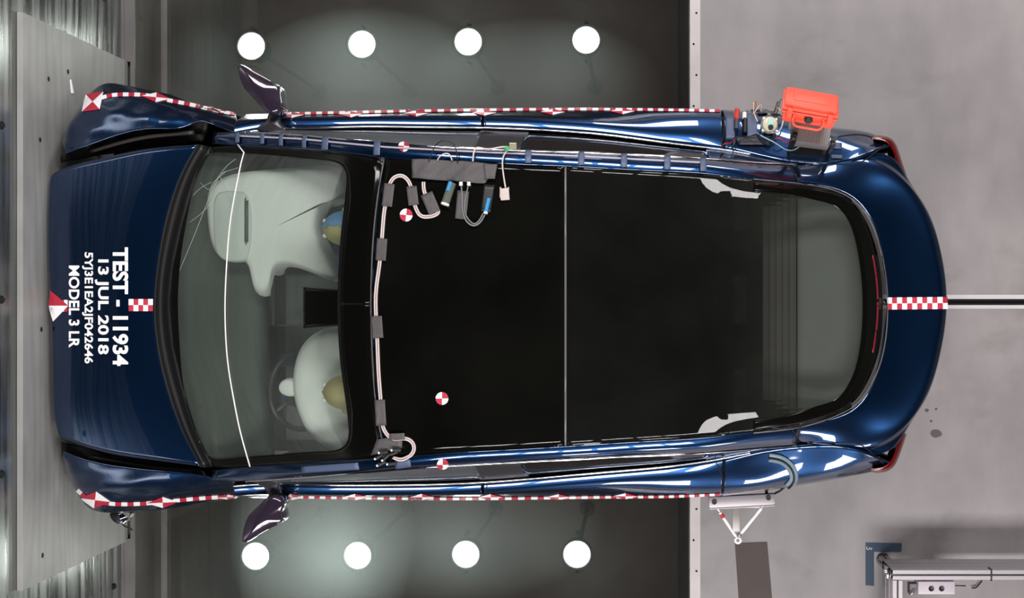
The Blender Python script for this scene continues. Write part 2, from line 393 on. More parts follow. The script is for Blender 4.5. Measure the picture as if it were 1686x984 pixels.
# barrier block, its cladding, plywood, base angle
st('wall_barrier', box((-4.6, -3.9, -.2), (WX-.028, 3.9, 2.5)), sm)
st('trim_5', join(box((WX-.028, -3.9, 0), (WX-.014, 3.9, .018)), box((WX-.028, PX((0,102,0)).y, .0), (PL, 3.9, .012)), box((WX-.028, -3.9, .0), (PL, PX((0,886,0)).y, .012)), box((PL, -3.9, .0), (PL+.022, 3.9, .012))), mat('dull_floor_steel', (112, 110, 110), rough=.5, metal=.3, vary=.12, vscale=5))
yt, yb = PX((0, 101, 0)).y, PX((0, 890, 0)).y
ply = obj('plywood_panel', box((WX-.027, yb, .0), (WX, yt, 1.2), .002), pm, smooth=False, label='large grey-painted wood panel on the barrier wall that the car has hit', cat='panel')
bolts = []
for (px, z) in ((17, 0), (17, 0), ):
    pass
for i, (y, z) in enumerate([(-2.2, .35), (-1.45, 1.34), (-.75, 1.34), (0, 1.34), (.75, 1.34), (1.45, 1.34), (1.7, .5), (1.75, .15), (1.55, .25), (-1.62, .2), (-1.5, .12), (-2.0, .7), (1.95, .8)]):
    obj('bolt', lathe((WX-.028, y, z), (1, 0, 0), [(.018, 0), (.018, .004), (.011, .004), (.011, .012), (.0001, .012)], 12), dark, smooth='auto', label='small dark bolt head in the steel cladding of the barrier wall', cat='bolt', group='bolts in the barrier wall cladding')
for px, py in ((66, 230), (80, 130), (68, 542), (70, 914), (112, 118)):
    zz = H-(-WX)*F/(CX-px); yy = (CY-py)*(H-zz)/F
    obj('knot_hole', lathe((WX, yy, zz), (1, 0, 0), [(.012, .0005), (.009, .002), (.0001, .0015)], 14), dark, parent=ply)
# hall
st('wall_rear', box((9, -7, -.2), (9.2, 7, 9.2)), hallm)
st('wall_left', box((-9, -7.2, -.2), (9.2, -7, 9.2)), sidem)
st('wall_right', box((-9, 7, -.2), (9.2, 7.2, 9.2)), sidem)
st('wall_front', box((-9.2, -7, -.2), (-9, 7, 9.2)), hallm)
st('ceiling', box((-9, -7, 9.2), (9.2, 7, 9.4)), ceilm)
for i, y in enumerate(list(np.arange(-2.6, 2.7, .165))):
    if abs(y) < .9: continue
    x = (PR+BX)/2+(.007 if i % 2 else -.008)
    obj('screw', lathe((x, y, .002), (0, 0, 1), [(.006, 0), (.005, .003), (.0001, .003)], 10), dark, label='small dark screw in the pale steel edging of the glass floor', cat='screw', group='screws in the floor edging')

# pit lamps
lampglow = mat('lamp_face', (235, 255, 248), emis=(.92, 1, .97), es=60)
LP = [(414, 76), (596, 73), (771, 69), (965, 66), (421, 915), (589, 914), (767, 912), (950, 912)]
ordn = ['nearest the barrier', 'second from the barrier', 'third from the barrier', 'farthest from the barrier']
for i, (px, py) in enumerate(LP):
    c = PX((px, py, -.36)); side = 'upper' if i < 4 else 'lower'
    t = thing('flood_lamp', (c.x, c.y, -1.95), 'round glowing lamp under the floor, %s in the %s row' % (ordn[i % 4], side), 'lamp', 'flood lamps under the glass floor')
    L = Vector((c.x, c.y, -.36))
    obj('lamp_face', lathe(L, (0, 0, 1), [(.0001, .004), (.05, .003), (.072, 0)], 32), lampglow, t)
    obj('housing', lathe(L, (0, 0, 1), [(.0725, .001), (.078, .012), (.088, .012), (.086, -.04), (.07, -.15), (.04, -.2), (.0001, -.2)], 32), blackpl, t)
    obj('stand', join(cyl(L+Vector((0, 0, -.19)), (L.x, L.y, -1.93), .012, 12), cyl((L.x, L.y, -1.95), (L.x, L.y, -1.93), .05, 24)), mat('brown_stand_paint', (58, 50, 48), rough=.9, spec=.1), t)
    for s in (-1, 1): obj('bracket', box((L.x-.01, L.y+s*.106-.004, -.5), (L.x+.01, L.y+s*.106+.004, -.37)), blackpl, t)

# ---------------------------------------------------------------- the car
car = thing('car', (-.6, 0, 0), 'dark blue car with a black glass roof, its crushed nose against the wood-faced barrier', 'car')
def sheet(name, rows, nu, nv, m, t=.004, bv='car', parent=None, **k):
    g = up(grid(patchgrid(rows, nu, nv))); addbvh(bv, g); return obj(name, solid(g, t), m, parent or car, **k)
# hood
HR = [[(82,301,.978),(79,340,.983),(79,420,.985),(82,500,.985),(85,600,.985),(88,680,.983),(95,712,.978)],
      [(83,292,.99),(81,340,.996),(81,420,.998),(84,500,1.0),(87,600,.998),(90,680,.996),(97,717,.99)],
      [(98,280,.995),(92,340,1.006),(90,420,1.01),(92,500,1.012),(95,600,1.01),(100,680,1.006),(110,724,.995)],
      [(160,262,1.0),(150,340,1.02),(145,420,1.03),(144,500,1.035),(148,600,1.03),(156,680,1.02),(168,743,1.0)],
      [(240,245,1.0),(225,320,1.02),(208,420,1.032),(202,500,1.035),(208,590,1.032),(228,680,1.02),(250,757,1.0)],
      [(325,238,.995),(299,285,1.004),(276,350,1.01),(261,425,1.014),(254,500,1.015),(259,570,1.014),(278,650,1.01),(304,718,1.004),(330,767,.995)]]
hood = sheet('hood', HR, 60, 44, paint, .012, 'car hood')
# cowl + windshield + roof
S0 = [(348,242,1.0),(322,290,1.01),(298,370,1.02),(283,440,1.025),(278,500,1.025),(284,570,1.025),(300,640,1.02),(324,715,1.01),(350,768,1.0)]
cow = [HR[-1], [(334,239,.97),(308,287,.975),(285,360,.98),(270,432,.985),(264,500,.985),(270,570,.985),(288,645,.98),(312,716,.975),(338,769,.97)], S0]
sheet('cowl', cow, 50, 8, blackpl, .006)
SE = [(634,260,1.34),(622,330,1.378),(614,420,1.397),(611,500,1.402),(614,590,1.397),(620,665,1.378),(636,754,1.34)]
WS = [S0,
      [(400,240,1.065),(380,300,1.10),(362,400,1.13),(356,500,1.135),(362,600,1.13),(380,700,1.10),(402,769,1.065)],
      [(470,243,1.165),(455,310,1.205),(440,400,1.235),(434,500,1.243),(440,600,1.235),(455,700,1.205),(472,764,1.165)],
      [(550,250,1.265),(538,320,1.305),(526,410,1.33),(522,500,1.336),(526,590,1.33),(538,690,1.305),(552,759,1.265)],
      SE]
ws = sheet('windshield', WS, 44, 36, clearg, .004, 'car ws glass')
def strow(x, yu, yl, ze, zc, bow=0, n=7):
    r = []
    for i in range(n):
        t = i/(n-1); q = 1-(2*t-1)**2; r.append((x+bow*q, yu+(yl-yu)*t, ze+(zc-ze)*q))
    return r
R0 = [(p[0]+3, p[1], p[2]) for p in SE]
RF = [R0, strow(700,263,747.5,1.37,1.428,-8), strow(800,268,742,1.392,1.443,-3), strow(929,274,734,1.40,1.443,0)]
sheet('roof_panel', RF, 50, 30, roofg, .005, 'car roof glass', label='front pane of the dark glass roof')
E1 = [(1320,303,1.205),(1380,316,1.165),(1413,339,1.15),(1437,378,1.14),(1451,430,1.132),(1458,498,1.13),(1453,570,1.132),(1438,620,1.14),(1412,661,1.15),(1376,684,1.165),(1320,702,1.205)]
RR = [strow(934,274,734,1.40,1.443,0,9), strow(1060,281,726,1.37,1.42,3,9), strow(1160,287,719,1.32,1.384,8,9),
      [(1250,295,1.262),(1270,312,1.285),(1282,350,1.30),(1290,400,1.305),(1294,450,1.307),(1296,498,1.308),(1295,550,1.307),(1290,600,1.305),(1282,650,1.30),(1270,692,1.285),(1250,710,1.262)],
      [(1290,299,1.23),(1335,314,1.225),(1358,345,1.225),(1374,390,1.226),(1384,440,1.228),(1389,498,1.228),(1386,560,1.228),(1375,608,1.226),(1358,655,1.225),(1335,686,1.225),(1290,706,1.23)],
      E1]
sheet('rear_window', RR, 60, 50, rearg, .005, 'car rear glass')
# roof seam strips
def strip(name, pts, wd, m, off=.003, n=40, on='car', parent=car, **k):
    G = []
    P = [tuple(q[:2]) for q in spl([(p[0], p[1], 0) for p in pts], n)]
    for i, p in enumerate(P):
        a = Vector(P[max(i-1, 0)]); b_ = Vector(P[min(i+1, n-1)]); d = (b_-a).normalized(); nn = Vector((-d.y, d.x))
        G.append([hit(p[0]+nn.x*wd*s, p[1]+nn.y*wd*s, off, on) for s in (-.5, 0, .5)])
    return obj(name, solid(grid(G), .001), m, parent, **k)
# pillars / rails
railU = [[(350,237,1.0),(420,240,1.1),(500,245,1.2),(570,252,1.285),(634,260,1.338),(740,265,1.382),(850,271,1.398),(931,274,1.398),(1060,281,1.368),(1160,286,1.318),(1250,295,1.26),(1320,301,1.205)],
         [(350,227,1.01),(412,230,1.074),(490,234,1.195),(565,241,1.28),(637,248,1.338),(740,254,1.378),(850,259,1.393),(945,263,1.39),(1060,269,1.36),(1160,274,1.308),(1235,281,1.25),(1316,287,1.18)],
         [(352,217,.98),(405,218,1.045),(480,222,1.145),(560,229,1.25),(640,236,1.31),(740,243,1.345),(850,248,1.355),(960,252,1.345),(1060,256,1.31),(1160,262,1.25),(1220,267,1.195),(1312,272,1.12)]]
railL = [[(350,774,1.0),(420,768,1.1),(500,762,1.2),(570,758,1.285),(634,754,1.338),(740,745,1.382),(850,739,1.398),(931,734,1.398),(1060,726,1.368),(1160,720,1.318),(1250,711,1.26),(1320,703,1.205)],
         [(350,786,1.01),(412,780,1.074),(490,775,1.195),(565,770,1.28),(637,765,1.338),(740,756,1.378),(850,750,1.393),(945,746,1.39),(1060,739,1.36),(1160,733,1.308),(1235,725,1.25),(1316,718,1.18)],
         [(352,795,.98),(405,792,1.045),(480,787,1.145),(560,781,1.25),(640,774,1.31),(740,767,1.345),(850,761,1.355),(960,755,1.345),(1060,750,1.31),(1160,745,1.25),(1220,740,1.195),(1312,733,1.12)]]
for r in (railU, railL): sheet('roof_rail', r, 90, 12, paint, .02, 'car rail', label='blue painted roof side rail and windshield pillar')
for r in (railU[2], railL[2]):
    obj('drip_trim', tube([PX(p)+Vector((0, 0, -.004)) for p in r[1:]], .006, 8, 90), chrome, car)
# body sides as functions of X
SU = [[(392,221,.98),(440,213,.965),(500,211,.965),(600,209,.965),(700,210,.97),(800,211,.98),(900,215,.99),(1000,223,1.0),(1100,236,1.02),(1160,243,1.035),(1200,248,1.05),(1250,258,1.08),(1300,268,1.1),(1350,272,1.1),(1400,267,1.085),(1440,248,1.05),(1466,238,1.0)],
      [(392,206,.94),(440,204,.958),(600,200,.959),(800,201,.973),(1000,210,.993),(1100,219,1.008),(1190,228,1.03),(1250,230,1.03),(1300,237,1.04),(1400,242,1.03),(1440,236,.99),(1467,235,.95)],
      [(392,193,.85),(440,193,.87),(600,190,.875),(800,187,.88),(1000,188,.90),(1100,192,.945),(1190,197,.97),(1250,204,.98),(1300,212,.985),(1400,225,.97),(1440,228,.92),(1468,234,.9)],
      [(392,188,.74),(440,187,.76),(600,182,.76),(800,178,.76),(1000,177,.775),(1100,178,.83),(1190,180,.86),(1250,186,.875),(1300,195,.89),(1375,210,.89),(1400,213,.885),(1440,221,.86),(1470,233,.84)]]
SL = [[(392,799,.98),(440,796,.965),(500,797,.965),(600,798,.965),(700,797,.97),(800,793,.98),(900,785,.99),(1000,776,1.0),(1100,767,1.02),(1160,759,1.035),(1200,752,1.05),(1250,742,1.08),(1300,735,1.1),(1350,732,1.1),(1400,736,1.085),(1440,751,1.05),(1464,762,1.0)],
      [(392,803,.94),(440,804,.958),(600,808,.959),(800,805,.973),(1000,790,.993),(1100,781,1.008),(1190,770,1.03),(1250,769,1.03),(1300,764,1.04),(1400,758,1.03),(1440,764,.99),(1466,766,.95)],
      [(392,811,.85),(440,813,.87),(600,816,.875),(800,816,.88),(1000,812,.90),(1100,808,.945),(1190,802,.97),(1250,796,.98),(1300,788,.985),(1400,775,.97),(1440,772,.92),(1467,768,.9)],
      [(392,818,.74),(440,820,.76),(600,822,.76),(800,823,.76),(1000,820,.775),(1100,819,.83),(1190,816,.86),(1250,809,.875),(1300,801,.89),(1375,789,.89),(1400,784,.885),(1440,776,.86),(1470,768,.84)]]
for rows, sg_ in ((SU, -1), (SL, 1)):
    r0 = rows[0]; k = [q for q in r0 if q[0] <= 1160]; r1 = [q for q in rows[1] if q[0] > 1240]
    sh = [[(x, y+sg_*d_, z-dz_) for x, y, z in k] for d_, dz_ in ((5, .0026), (10, .0055), (15, .0088))]
    a = sh[1]+[((q[0]+p[0])/2, (q[1]+p[1])/2, (q[2]+p[2])/2+.004) for q, p in zip([q for q in r0 if q[0] > 1240 and q[0] != 1350], r1)]
    r0b = [q for q in r0 if q[0] > 1240 and q[0] != 1350]
    def tail(t): return [tuple(q[i]*(1-t)+p[i]*t for i in range(3)) for q, p in zip(r0b, r1)]
    rows[1:2] = [sh[0]+tail(.3), sh[1]+tail(.6), sh[2]+r1]
XS = np.linspace(PX((393, 0, .9)).x, 1.16, 640)
def rowfn(r):
    P = np.array([list(PX(p)) for p in r]); t = P[:, 0]
    return lambda x: cub(t, P, x)
SIDE = {}
for key, rows, s in (('U', SU, 1), ('L', SL, -1)):
    fn = [rowfn(r) for r in rows]; cols = []
    for x in XS:
        k = [f(min(max(x, -10), 1.3)) for f in fn]
        k = [np.array([x, p[1], p[2]]) for p in k]
        w0 = k[-1]
        for dy, z in ((.012, .58), (.035, .4), (.03, .27), (.09, .19)): k.append(np.array([x, w0[1]-s*dy, z]))
        cols.append(spl(k, 30))
    G = [[c[j] for c in cols] for j in range(30)]
    SIDE[key] = (G, fn)
    def cut(x0, x1, cols=cols, j0=0, j1=30):
        idx = [i for i, x in enumerate(XS) if x0 <= x <= x1]
        return [[cols[i][j] for i in idx] for j in range(j0, j1)]
    def outw(vf, s=s):
        a = sum((((Vector(vf[0][f[1]])-Vector(vf[0][f[0]])).cross(Vector(vf[0][f[2]])-Vector(vf[0][f[1]]))).y for f in vf[1]), 0)*s
        return vf if a > 0 else (vf[0], [f[::-1] for f in vf[1]])
    A = PX((797, 0, .9)).x; B = PX((1190, 0, .95)).x; g = .0022
    def sol(vf, t):   # thickness inward, keeping outward side
        V = [Vector(v) for v in vf[0]]; k = len(V); N = [Vector() for _ in V]; ed = set()
        for f in vf[1]:
            n = (V[f[1]]-V[f[0]]).cross(V[f[2]]-V[f[0]])
            for i in f: N[i] = N[i]+n
            for a, b_ in zip(f, f[1:]+f[:1]): ed.add((a, b_))
        W = V+[v-n.normalized()*t for v, n in zip(V, N)]; Gf = list(vf[1])+[[i+k for i in f[::-1]] for f in vf[1]]
        for a, b_ in ed:
            if (b_, a) not in ed: Gf.append([b_, a, a+k, b_+k])
        return W, Gf
    full = outw(grid([[c[j] for c in cols] for j in range(30)])); addbvh('car side side'+key, full)
    fd = obj('front_door', sol(outw(grid(cut(-9, A-g))), .01), paint, car)
    rd = obj('rear_door', sol(outw(grid(cut(A+g, B-g, j1=26))), .01), paint, car)
    obj('quarter_panel', sol(outw(grid(cut(B+g, 9, j1=26))), .01), paint, car)
    inn = [[(c[j][0], c[j][1]-s*.03, c[j][2]-.02) for c in cols] for j in range(0, 30)]
    obj('inner_shell', solid(grid(inn), .003), dark, car)
    for dd, xx in ((fd, 700), (rd, 1085)):
        hx = PX((xx, 0, .85)).x; q = fn[4](hx)
        obj('door_handle', sol(outw(grid([[np.array([hx+u*.01, 0, 0])+np.array([0, v[1]+s*.004, v[2]]) for u in range(-9, 10)] for v in [fn[5](hx)*(1-t)+q*t for t in np.linspace(.2, .42, 5)]])), .006), paint, dd)
    # belt trim and side windows
    belt = [Vector(fn[0](x))+Vector((0, 0, .002)) for x in XS if x < PX((1235, 0, 1.05)).x]
    obj('window_trim', tube(belt, .006, 8), chrome, car)
    rail = (railU, railL)[s < 0][2]; rf = rowfn(rail)
    def wind(xa, xb, nm, gm_=sideg):
        Gd = []
        for x in np.linspace(xa, xb, 30):
            a = Vector(rf(x)); b_ = Vector(fn[0](x)); a.z -= .012; a.y -= s*.004; b_.y -= s*.012; b_.z -= .01
            mid = a.lerp(b_, .5)+Vector((0, s*.012, .012))
            Gd.append(spl([a, mid, b_], 8))
        g_ = up(grid(Gd)); return obj(nm, solid(g_, .004), gm_, car)
    wind(PX((445, 0, 1.02)).x, PX((790, 0, 1.15)).x, 'side_window'); wind(PX((862, 0, 1.15)).x, PX((1165, 0, 1.15)).x, 'side_window', rsideg)
    # pillar between doors
    Gd = []
    for x in np.linspace(PX((785, 0, 1.15)).x, PX((866, 0, 1.15)).x, 12):
        a = Vector(rf(x)); b_ = Vector(fn[0](x)); a.z -= .02; b_.z -= .012; b_.y -= s*.006; Gd.append(spl([a, a.lerp(b_, .5)+Vector((0, s*.01, .006)), b_], 8))
    obj('door_pillar', solid(grid(Gd), .02), mat('pillar_trim', (52, 50, 52), rough=.35), car)
# rear quarter window fill between rail end and body
for key, rail, s in (('U', railU, 1), ('L', railL, -1)):
    fn = SIDE[key][1]; rf = rowfn(rail[2]); Gd = []
    for x in np.linspace(PX((1164, 0, 1.15)).x, PX((1311, 0, 1.12)).x, 24):
        a = Vector(rf(x)); b_ = Vector(fn[0](x)); Gd.append([a.lerp(b_, t)-Vector((0, 0, .002)) for t in np.linspace(0, 1, 5)])
    g_ = up(grid(Gd)); addbvh('car', g_); obj('pillar_filler', solid(g_, .01), paint, car)
# trunk lid / tail
def mir(r): return r+[(p[0]-2 if i else p[0]-1, 998-p[1]+(3 if i > 1 else 1), p[2]) for i, p in list(enumerate(r[:-1]))[::-1]]
T = [[(1312,300,1.2),(1384,313,1.166),(1417,336,1.148),(1441,376,1.135),(1454,430,1.127),(1461,499,1.125)],
     [(1313,285,1.17),(1400,297,1.135),(1447,326,1.128),(1476,372,1.122),(1492,430,1.118),(1501,499,1.117)],
     [(1312,273,1.12),(1412,277,1.10),(1466,300,1.108),(1501,350,1.118),(1522,420,1.127),(1534,499,1.128)],
     [(1345,272,1.10),(1430,264,1.07),(1478,290,1.09),(1514,338,1.108),(1539,415,1.126),(1552,499,1.13)],
     [(1440,250,1.045),(1473,262,1.03),(1496,296,1.05),(1526,344,1.08),(1550,418,1.107),(1559,499,1.112)]]
TR = [mir(r) for r in T]
trunk = sheet('trunk_lid', TR, 90, 30, paint, .01, 'car trunk')
E = [PX(p) for p in TR[-1]]; Er = spl(E, 90); bump = []
for dz, k in ((.0, 1), (.10, .985), (.2, .99), (.32, 1.03), (.5, 1.05), (.68, 1.04), (.82, .99)):
    bump.append([Vector((p[0]*k if p[0] > 1.2 else p[0]+(k-1)*1.3, p[1]*(1-(1-k)*.3), max(p[2]-dz-.006, .24))) for p in Er])
obj('rear_bumper', grid(bump), paint, car)
# tail lights
for nm, pts in (('U', [(1440,222),(1468,229),(1482,258),(1492,288)]), ('L', [(1438,778),(1466,772),(1482,745),(1492,715)])):
    s = 1 if nm == 'U' else -1
    a = spl([PX((*p, .93)) for p in pts], 24); inn = spl([PX((p[0]-6, p[1]+s*6, 1.0)) for p in pts], 24)
    Gd = [[Vector(inn[i]), Vector(inn[i]).lerp(Vector(a[i]), .6)+Vector((.006, s*.004, .012)), Vector(a[i]), Vector(a[i])+Vector((-.002, 0, -.06)), Vector(a[i])+Vector((-.02, -s*.01, -.12))] for i in range(24)]
    g_ = grid([list(spl(r, 14)) for r in Gd]); obj('tail_light', solid(g_, .004), redlens, car)
# crushed fenders
FU = [[(108,253,.95),(135,243,.97),(175,229,.975),(215,217,.98),(255,212,.98),(300,210,.975),(330,199,.97),(352,205,.965),(390,220,.98)],
      [(106,243,.94),(122,226,.955),(160,208,.965),(205,197,.97),(250,192,.97),(300,192,.96),(345,197,.945),(390,206,.935)],
      [(104,236,.9),(115,205,.91),(145,182,.92),(200,168,.925),(250,170,.92),(300,176,.9),(350,186,.88),(390,194,.855)],
      [(103,232,.86),(120,192,.83),(138,166,.82),(168,139,.80),(200,139,.80),(240,147,.8),(285,157,.79),(320,170,.78),(355,181,.77),(390,188,.745)]]
FL = [[(104,742,.95),(140,756,.97),(190,766,.975),(250,773,.98),(300,778,.98),(345,785,.98),(390,798,.98)],
      [(104,752,.94),(135,772,.955),(185,787,.965),(240,793,.97),(300,797,.96),(350,801,.945),(390,804,.935)],
      [(106,760,.9),(122,788,.90),(150,808,.91),(210,817,.92),(265,817,.91),(330,813,.89),(390,812,.855)],
      [(104,762,.86),(119,797,.83),(132,820,.80),(150,838,.79),(215,842,.79),(265,839,.79),(330,828,.78),(390,819,.745)]]
rng = np.random.RandomState(3)
for rows, s in ((FU, 1), (FL, -1)):
    full = [[PX(p) for p in r] for r in rows]
    G = patchgrid(rows, 90, 30)
    for j in range(90):
        for i in range(30):
            p = G[i][j]; e = .38*min(1, (90-j)/30)*math.sin(math.pi*min(i/29, 1))
            G[i][j] = np.array([p[0], p[1], p[2]+e*(.008*math.sin(p[0]*13+p[1]*60*s)+.006*math.sin(p[0]*38-p[1]*31))])
    for k, (dy, z) in enumerate(((.0, .66), (.02, .52), (.05, .40))):
        G.append([np.array([max(p[0], WX+.02), p[1]-s*dy+.012*math.sin(j*.35+k), z+(.16*math.exp(-((p[0]+2.32)/.3)**2) if k else 0)]) for j, p in enumerate(G[29])])
    g_ = up(grid(G)); addbvh('car fender', g_); obj('front_fender', solid(g_, .004), paint, car, label='crumpled front fender')
    # engine bay inner liner seen in the gap beside the hood
    ln = [[(100,s_*0+(268 if s > 0 else 728),.86) for s_ in (0,)]+[(200, 250 if s > 0 else 748, .86), (335, 232 if s > 0 else 774, .87)],
          [(104, 245 if s > 0 else 750, .9), (200, 214 if s > 0 else 776, .9), (345, 196 if s > 0 else 792, .9)]]
    g2 = patchgrid(ln, 30, 8)
    for r in g2:
        for p in r: p[2] += .012*math.sin(p[0]*33+p[1]*50)
    obj('engine_bay_liner', solid(grid(g2), .004), mat('bay_liner', (26, 24, 22), rough=.5), car)
    obj('fender_brace', tube([PX((150, 250 if s > 0 else 752, .93)), PX((230, 228 if s > 0 else 766, .935)), PX((320, 218 if s > 0 else 776, .94))], .012, 8, 20), mat('dull_metal', (60, 56, 54), rough=.4, metal=.7), car)
# crushed nose below the hood
nose = []
for z in np.linspace(.95, .3, 9):
    r = []
    for i, y in enumerate(np.linspace(-.56, .56, 60)):
        r.append(Vector((WX+.03+.02*(1+math.sin(i*.9+z*14))*(1 if z < .93 else .2)+.02*(z < .9)+(abs(y) > .62)*(abs(y)-.62)*.25, y, z)))
    nose.append(r)
obj('front_bumper', grid(nose), paint, car)
obj('radiator', box((WX+.09, -.55, .3), (WX+.15, .55, .85), .01), dark, car)
# floor pan
obj('underbody', box((WX+.1, -.78, .17), (1.12, .78, .24), .02), dark, car)
# wheels
for x, y in ((-2.29, .80), (-2.29, -.80), (.48, .80), (.48, -.80)):
    s = 1 if y > 0 else -1
    wl = obj('wheel', lathe((x, y, .333), (0, 1, 0), [(.24, -.11), (.30, -.115), (.325, -.095), (.333, -.05), (.333, .05), (.325, .095), (.30, .115), (.24, .11)], 48, closed=True), rubber, car)
    sp = [lathe((x, y+s*.06, .333), (0, s, 0), [(.0001, .03), (.05, .03), (.07, .01)], 24), lathe((x, y, .333), (0, 1, 0), [(.24, -.1), (.225, -.09), (.225, .09), (.24, .1)], 48)]
    for k in range(10):
        a = 2*math.pi*k/10; sp.append(cyl((x, y+s*.075, .333), (x+.225*math.cos(a), y+s*.085, .333+.225*math.sin(a)), .016, 8))
    obj('rim', join(*sp), alum, wl, smooth='auto')
# mirrors
for s, cont, arm in ((1, [(398,109),(432,127),(466,146),(469,163),(471,178),(466,190),(450,191),(433,176),(415,158),(402,140)], [(446,186),(440,200),(424,214),(470,216),(462,200),(464,186)]),
                     (-1, [(405,890),(440,872),(473,852),(472,836),(476,824),(468,814),(450,812),(432,828),(414,845),(406,866)], [(446,815),(436,800),(418,790),(462,790),(462,802),(466,818)])):
    mr = obj('side_mirror', puffy(cont, .93, 1.08, .16, 8), mat('mirror_shell', (54, 44, 60), rough=.16, metal=.35, coat=1), car, label='dark glossy door mirror')
    a = cont[0]; b_ = cont[2]
    obj('mirror_glass', solid(grid([[PX((a[0]+(b_[0]-a[0])*t, a[1]+(b_[1]-a[1])*t-s*2.0, z)) for t in np.linspace(.04, .96, 10)] for z in (.95, 1.0, 1.06)]), .003), chrome, mr)
    obj('mirror_arm', puffy(arm, .94, 1.01, .2, 6), mat('mirror_base', (58, 56, 64), rough=.3), mr)
obj('mirror_camera_housing', prism([PX((x, y, 1.29)).xy for x, y in ((498,471),(520,478),(545,480),(575,480),(575,532),(545,533),(520,535),(499,541))], 1.225, 1.29), dark, car, smooth=False)
# windshield frit
clear = [(345,253),(380,251),(420,253),(460,256),(500,260),(540,264),(560,270),(570,283),(571,300),(567,340),(562,380),(559,420),(557,460),(556,500),(557,545),(560,590),(565,630),(570,665),(574,700),(574,720),(568,733),(552,741),(525,743),(480,746),(430,750),(385,754),(358,756),(345,752),(334,738),(318,700),(303,640),(296,570),(293,500),(297,430),(306,370),(319,305),(332,265)]
inner = closed(clear, 160)
S0p = [(p[0]+1, p[1]) for p in S0]; edge = S0p[::-1]
outerp = [(350,243),(400,241),(470,245),(550,252),(590,255),(626,261),(628,268),(627,290),(620,330),(614,380),(611,420),(610,470),(609,500),(610,540),(611,590),(614,630),(618,665),(624,700),(631,735),(632,750),(615,754),(580,756),(552,757),(500,761),(472,763),(430,766),(402,768),(375,768),(354,767),(342,750),(325,715),(302,640),(286,570),(280,500),(285,440),(300,370),(324,290)]
# match ring points by angle around the centre
cc = Vector((450, 500))
def byang(P, n=160):
    P = [Vector(p)-cc for p in P]; out_ = []
    for i in range(n):
        a = 2*math.pi*i/n; d = Vector((math.cos(a), math.sin(a))); best = 0
        for k in range(len(P)):
            p, q = P[k], P[(k+1) % len(P)]; e = q-p; den = d.x*e.y-d.y*e.x
            if abs(den) < 1e-9: continue
            t = (p.x*e.y-p.y*e.x)/den; u = (p.x*d.y-p.y*d.x)/den
            if t > 0 and -1e-6 <= u <= 1+1e-6: best = max(best, t)
        out_.append(cc+d*best)
    return out_
g_ = ringdecal(byang(outerp, 200), byang(inner, 200), 200, 5, .002, 'ws')
obj('windshield_border', solid(g_, .0012), blackgl, ws, label='black border band round the windshield')
g_ = decal([(500,473),(572,478),(572,533),(500,540)], 16, 12, .001, 'ws')
obj('camera_mount_patch', solid(g_, .001), blackgl, ws)
for pts in ([(296,445),(325,375),(345,325),(362,288)], [(312,366),(338,345),(363,306)], [(345,318),(352,300),(363,290),(372,282)], [(330,300),(345,312),(362,288),(380,280),(392,276)], [(362,288),(375,272),(388,262)], [(362,290),(372,310),(385,330)], [(318,322),(330,310),(348,300)]):
    obj('glass_crack', tube([hit(*tuple(q[:2]), .001, 'ws') for q in spl([(*p, 0) for p in pts], 14)], .0011, 5), mat('crack_line', (150, 165, 155), rough=.4), ws)
# seam lines
strip('roof_seam', [(632,263),(621,330),(614,400),(611,500),(614,600),(621,680),(635,752)], 2.2, mat('seam_rubber', (92, 88, 90), rough=.4), .002, on='glass')
strip('roof_seam', [(931,275),(931,400),(931,500),(931,620),(931,733)], 3, mat('seam_rubber', (92, 88, 90)), .003, on='car')
rw = [tuple(p[:2]) for p in E1]
strip('window_seal', [(p[0]+3*(p[0] > 1400), p[1]) for p in [(1240,295)]+rw+[(1240,712)]], 2.0, mat('seam_rubber', (92, 88, 90)), .003, 90)
strip('brake_light_strip', [(1437,420),(1443,460),(1445,500),(1443,540),(1437,580)], 3, mat('dark_red_lens', (120, 26, 42), rough=.3), .002, 30, on='rear')
# black outer band of rear glass
# defroster / frit band of the rear window
o_ = [(1240,300),(1300,304),(1350,312),(1385,321),(1410,340),(1432,378),(1447,430),(1453,498),(1448,570),(1433,618),(1408,658),(1376,680),(1350,690),(1300,701),(1240,708)]
i_ = [(1240,316),(1300,320),(1345,330),(1372,338),(1392,356),(1406,388),(1416,440),(1420,498),(1417,560),(1408,606),(1393,638),(1374,658),(1345,668),(1300,684),(1240,692)]
def openring(o_, i_, n, on, off=.002, k=4):
    A_ = spl([(p[0], p[1], 0) for p in o_], n); B_ = spl([(p[0], p[1], 0) for p in i_], n)
    return grid([[hit(*(Vector(A_[i][:2]).lerp(Vector(B_[i][:2]), j/k)), off, on) for i in range(n)] for j in range(k+1)])
obj('rear_window_border', solid(openring(o_, i_, 90, 'rear'), .001), blackgl, car, label='black border band round the rear window')
# trunk and tail panel gaps
for pts in ([(1298,270),(1306,282),(1312,296)], [(1316,728),(1310,716),(1303,705)]): strip('panel_gap', pts, 1.6, dark, .002, 12)
for pts in ([(1330,272),(1390,270),(1415,268),(1435,255),(1458,238)], [(1330,731),(1390,728),(1415,731),(1435,745),(1457,765)], [(1187,246),(1191,222),(1192,200),(1187,190)], [(1176,755),(1186,775),(1192,795),(1188,806)],[(797,179),(798,190),(800,210)],[(803,796),(799,810),(797,822)]): strip('panel_gap', pts, 1.6, dark, .0015, 24)
strip('fuel_flap_gap', [(1380,225),(1420,222),(1450,232)], 1.5, dark, .0015, 24)
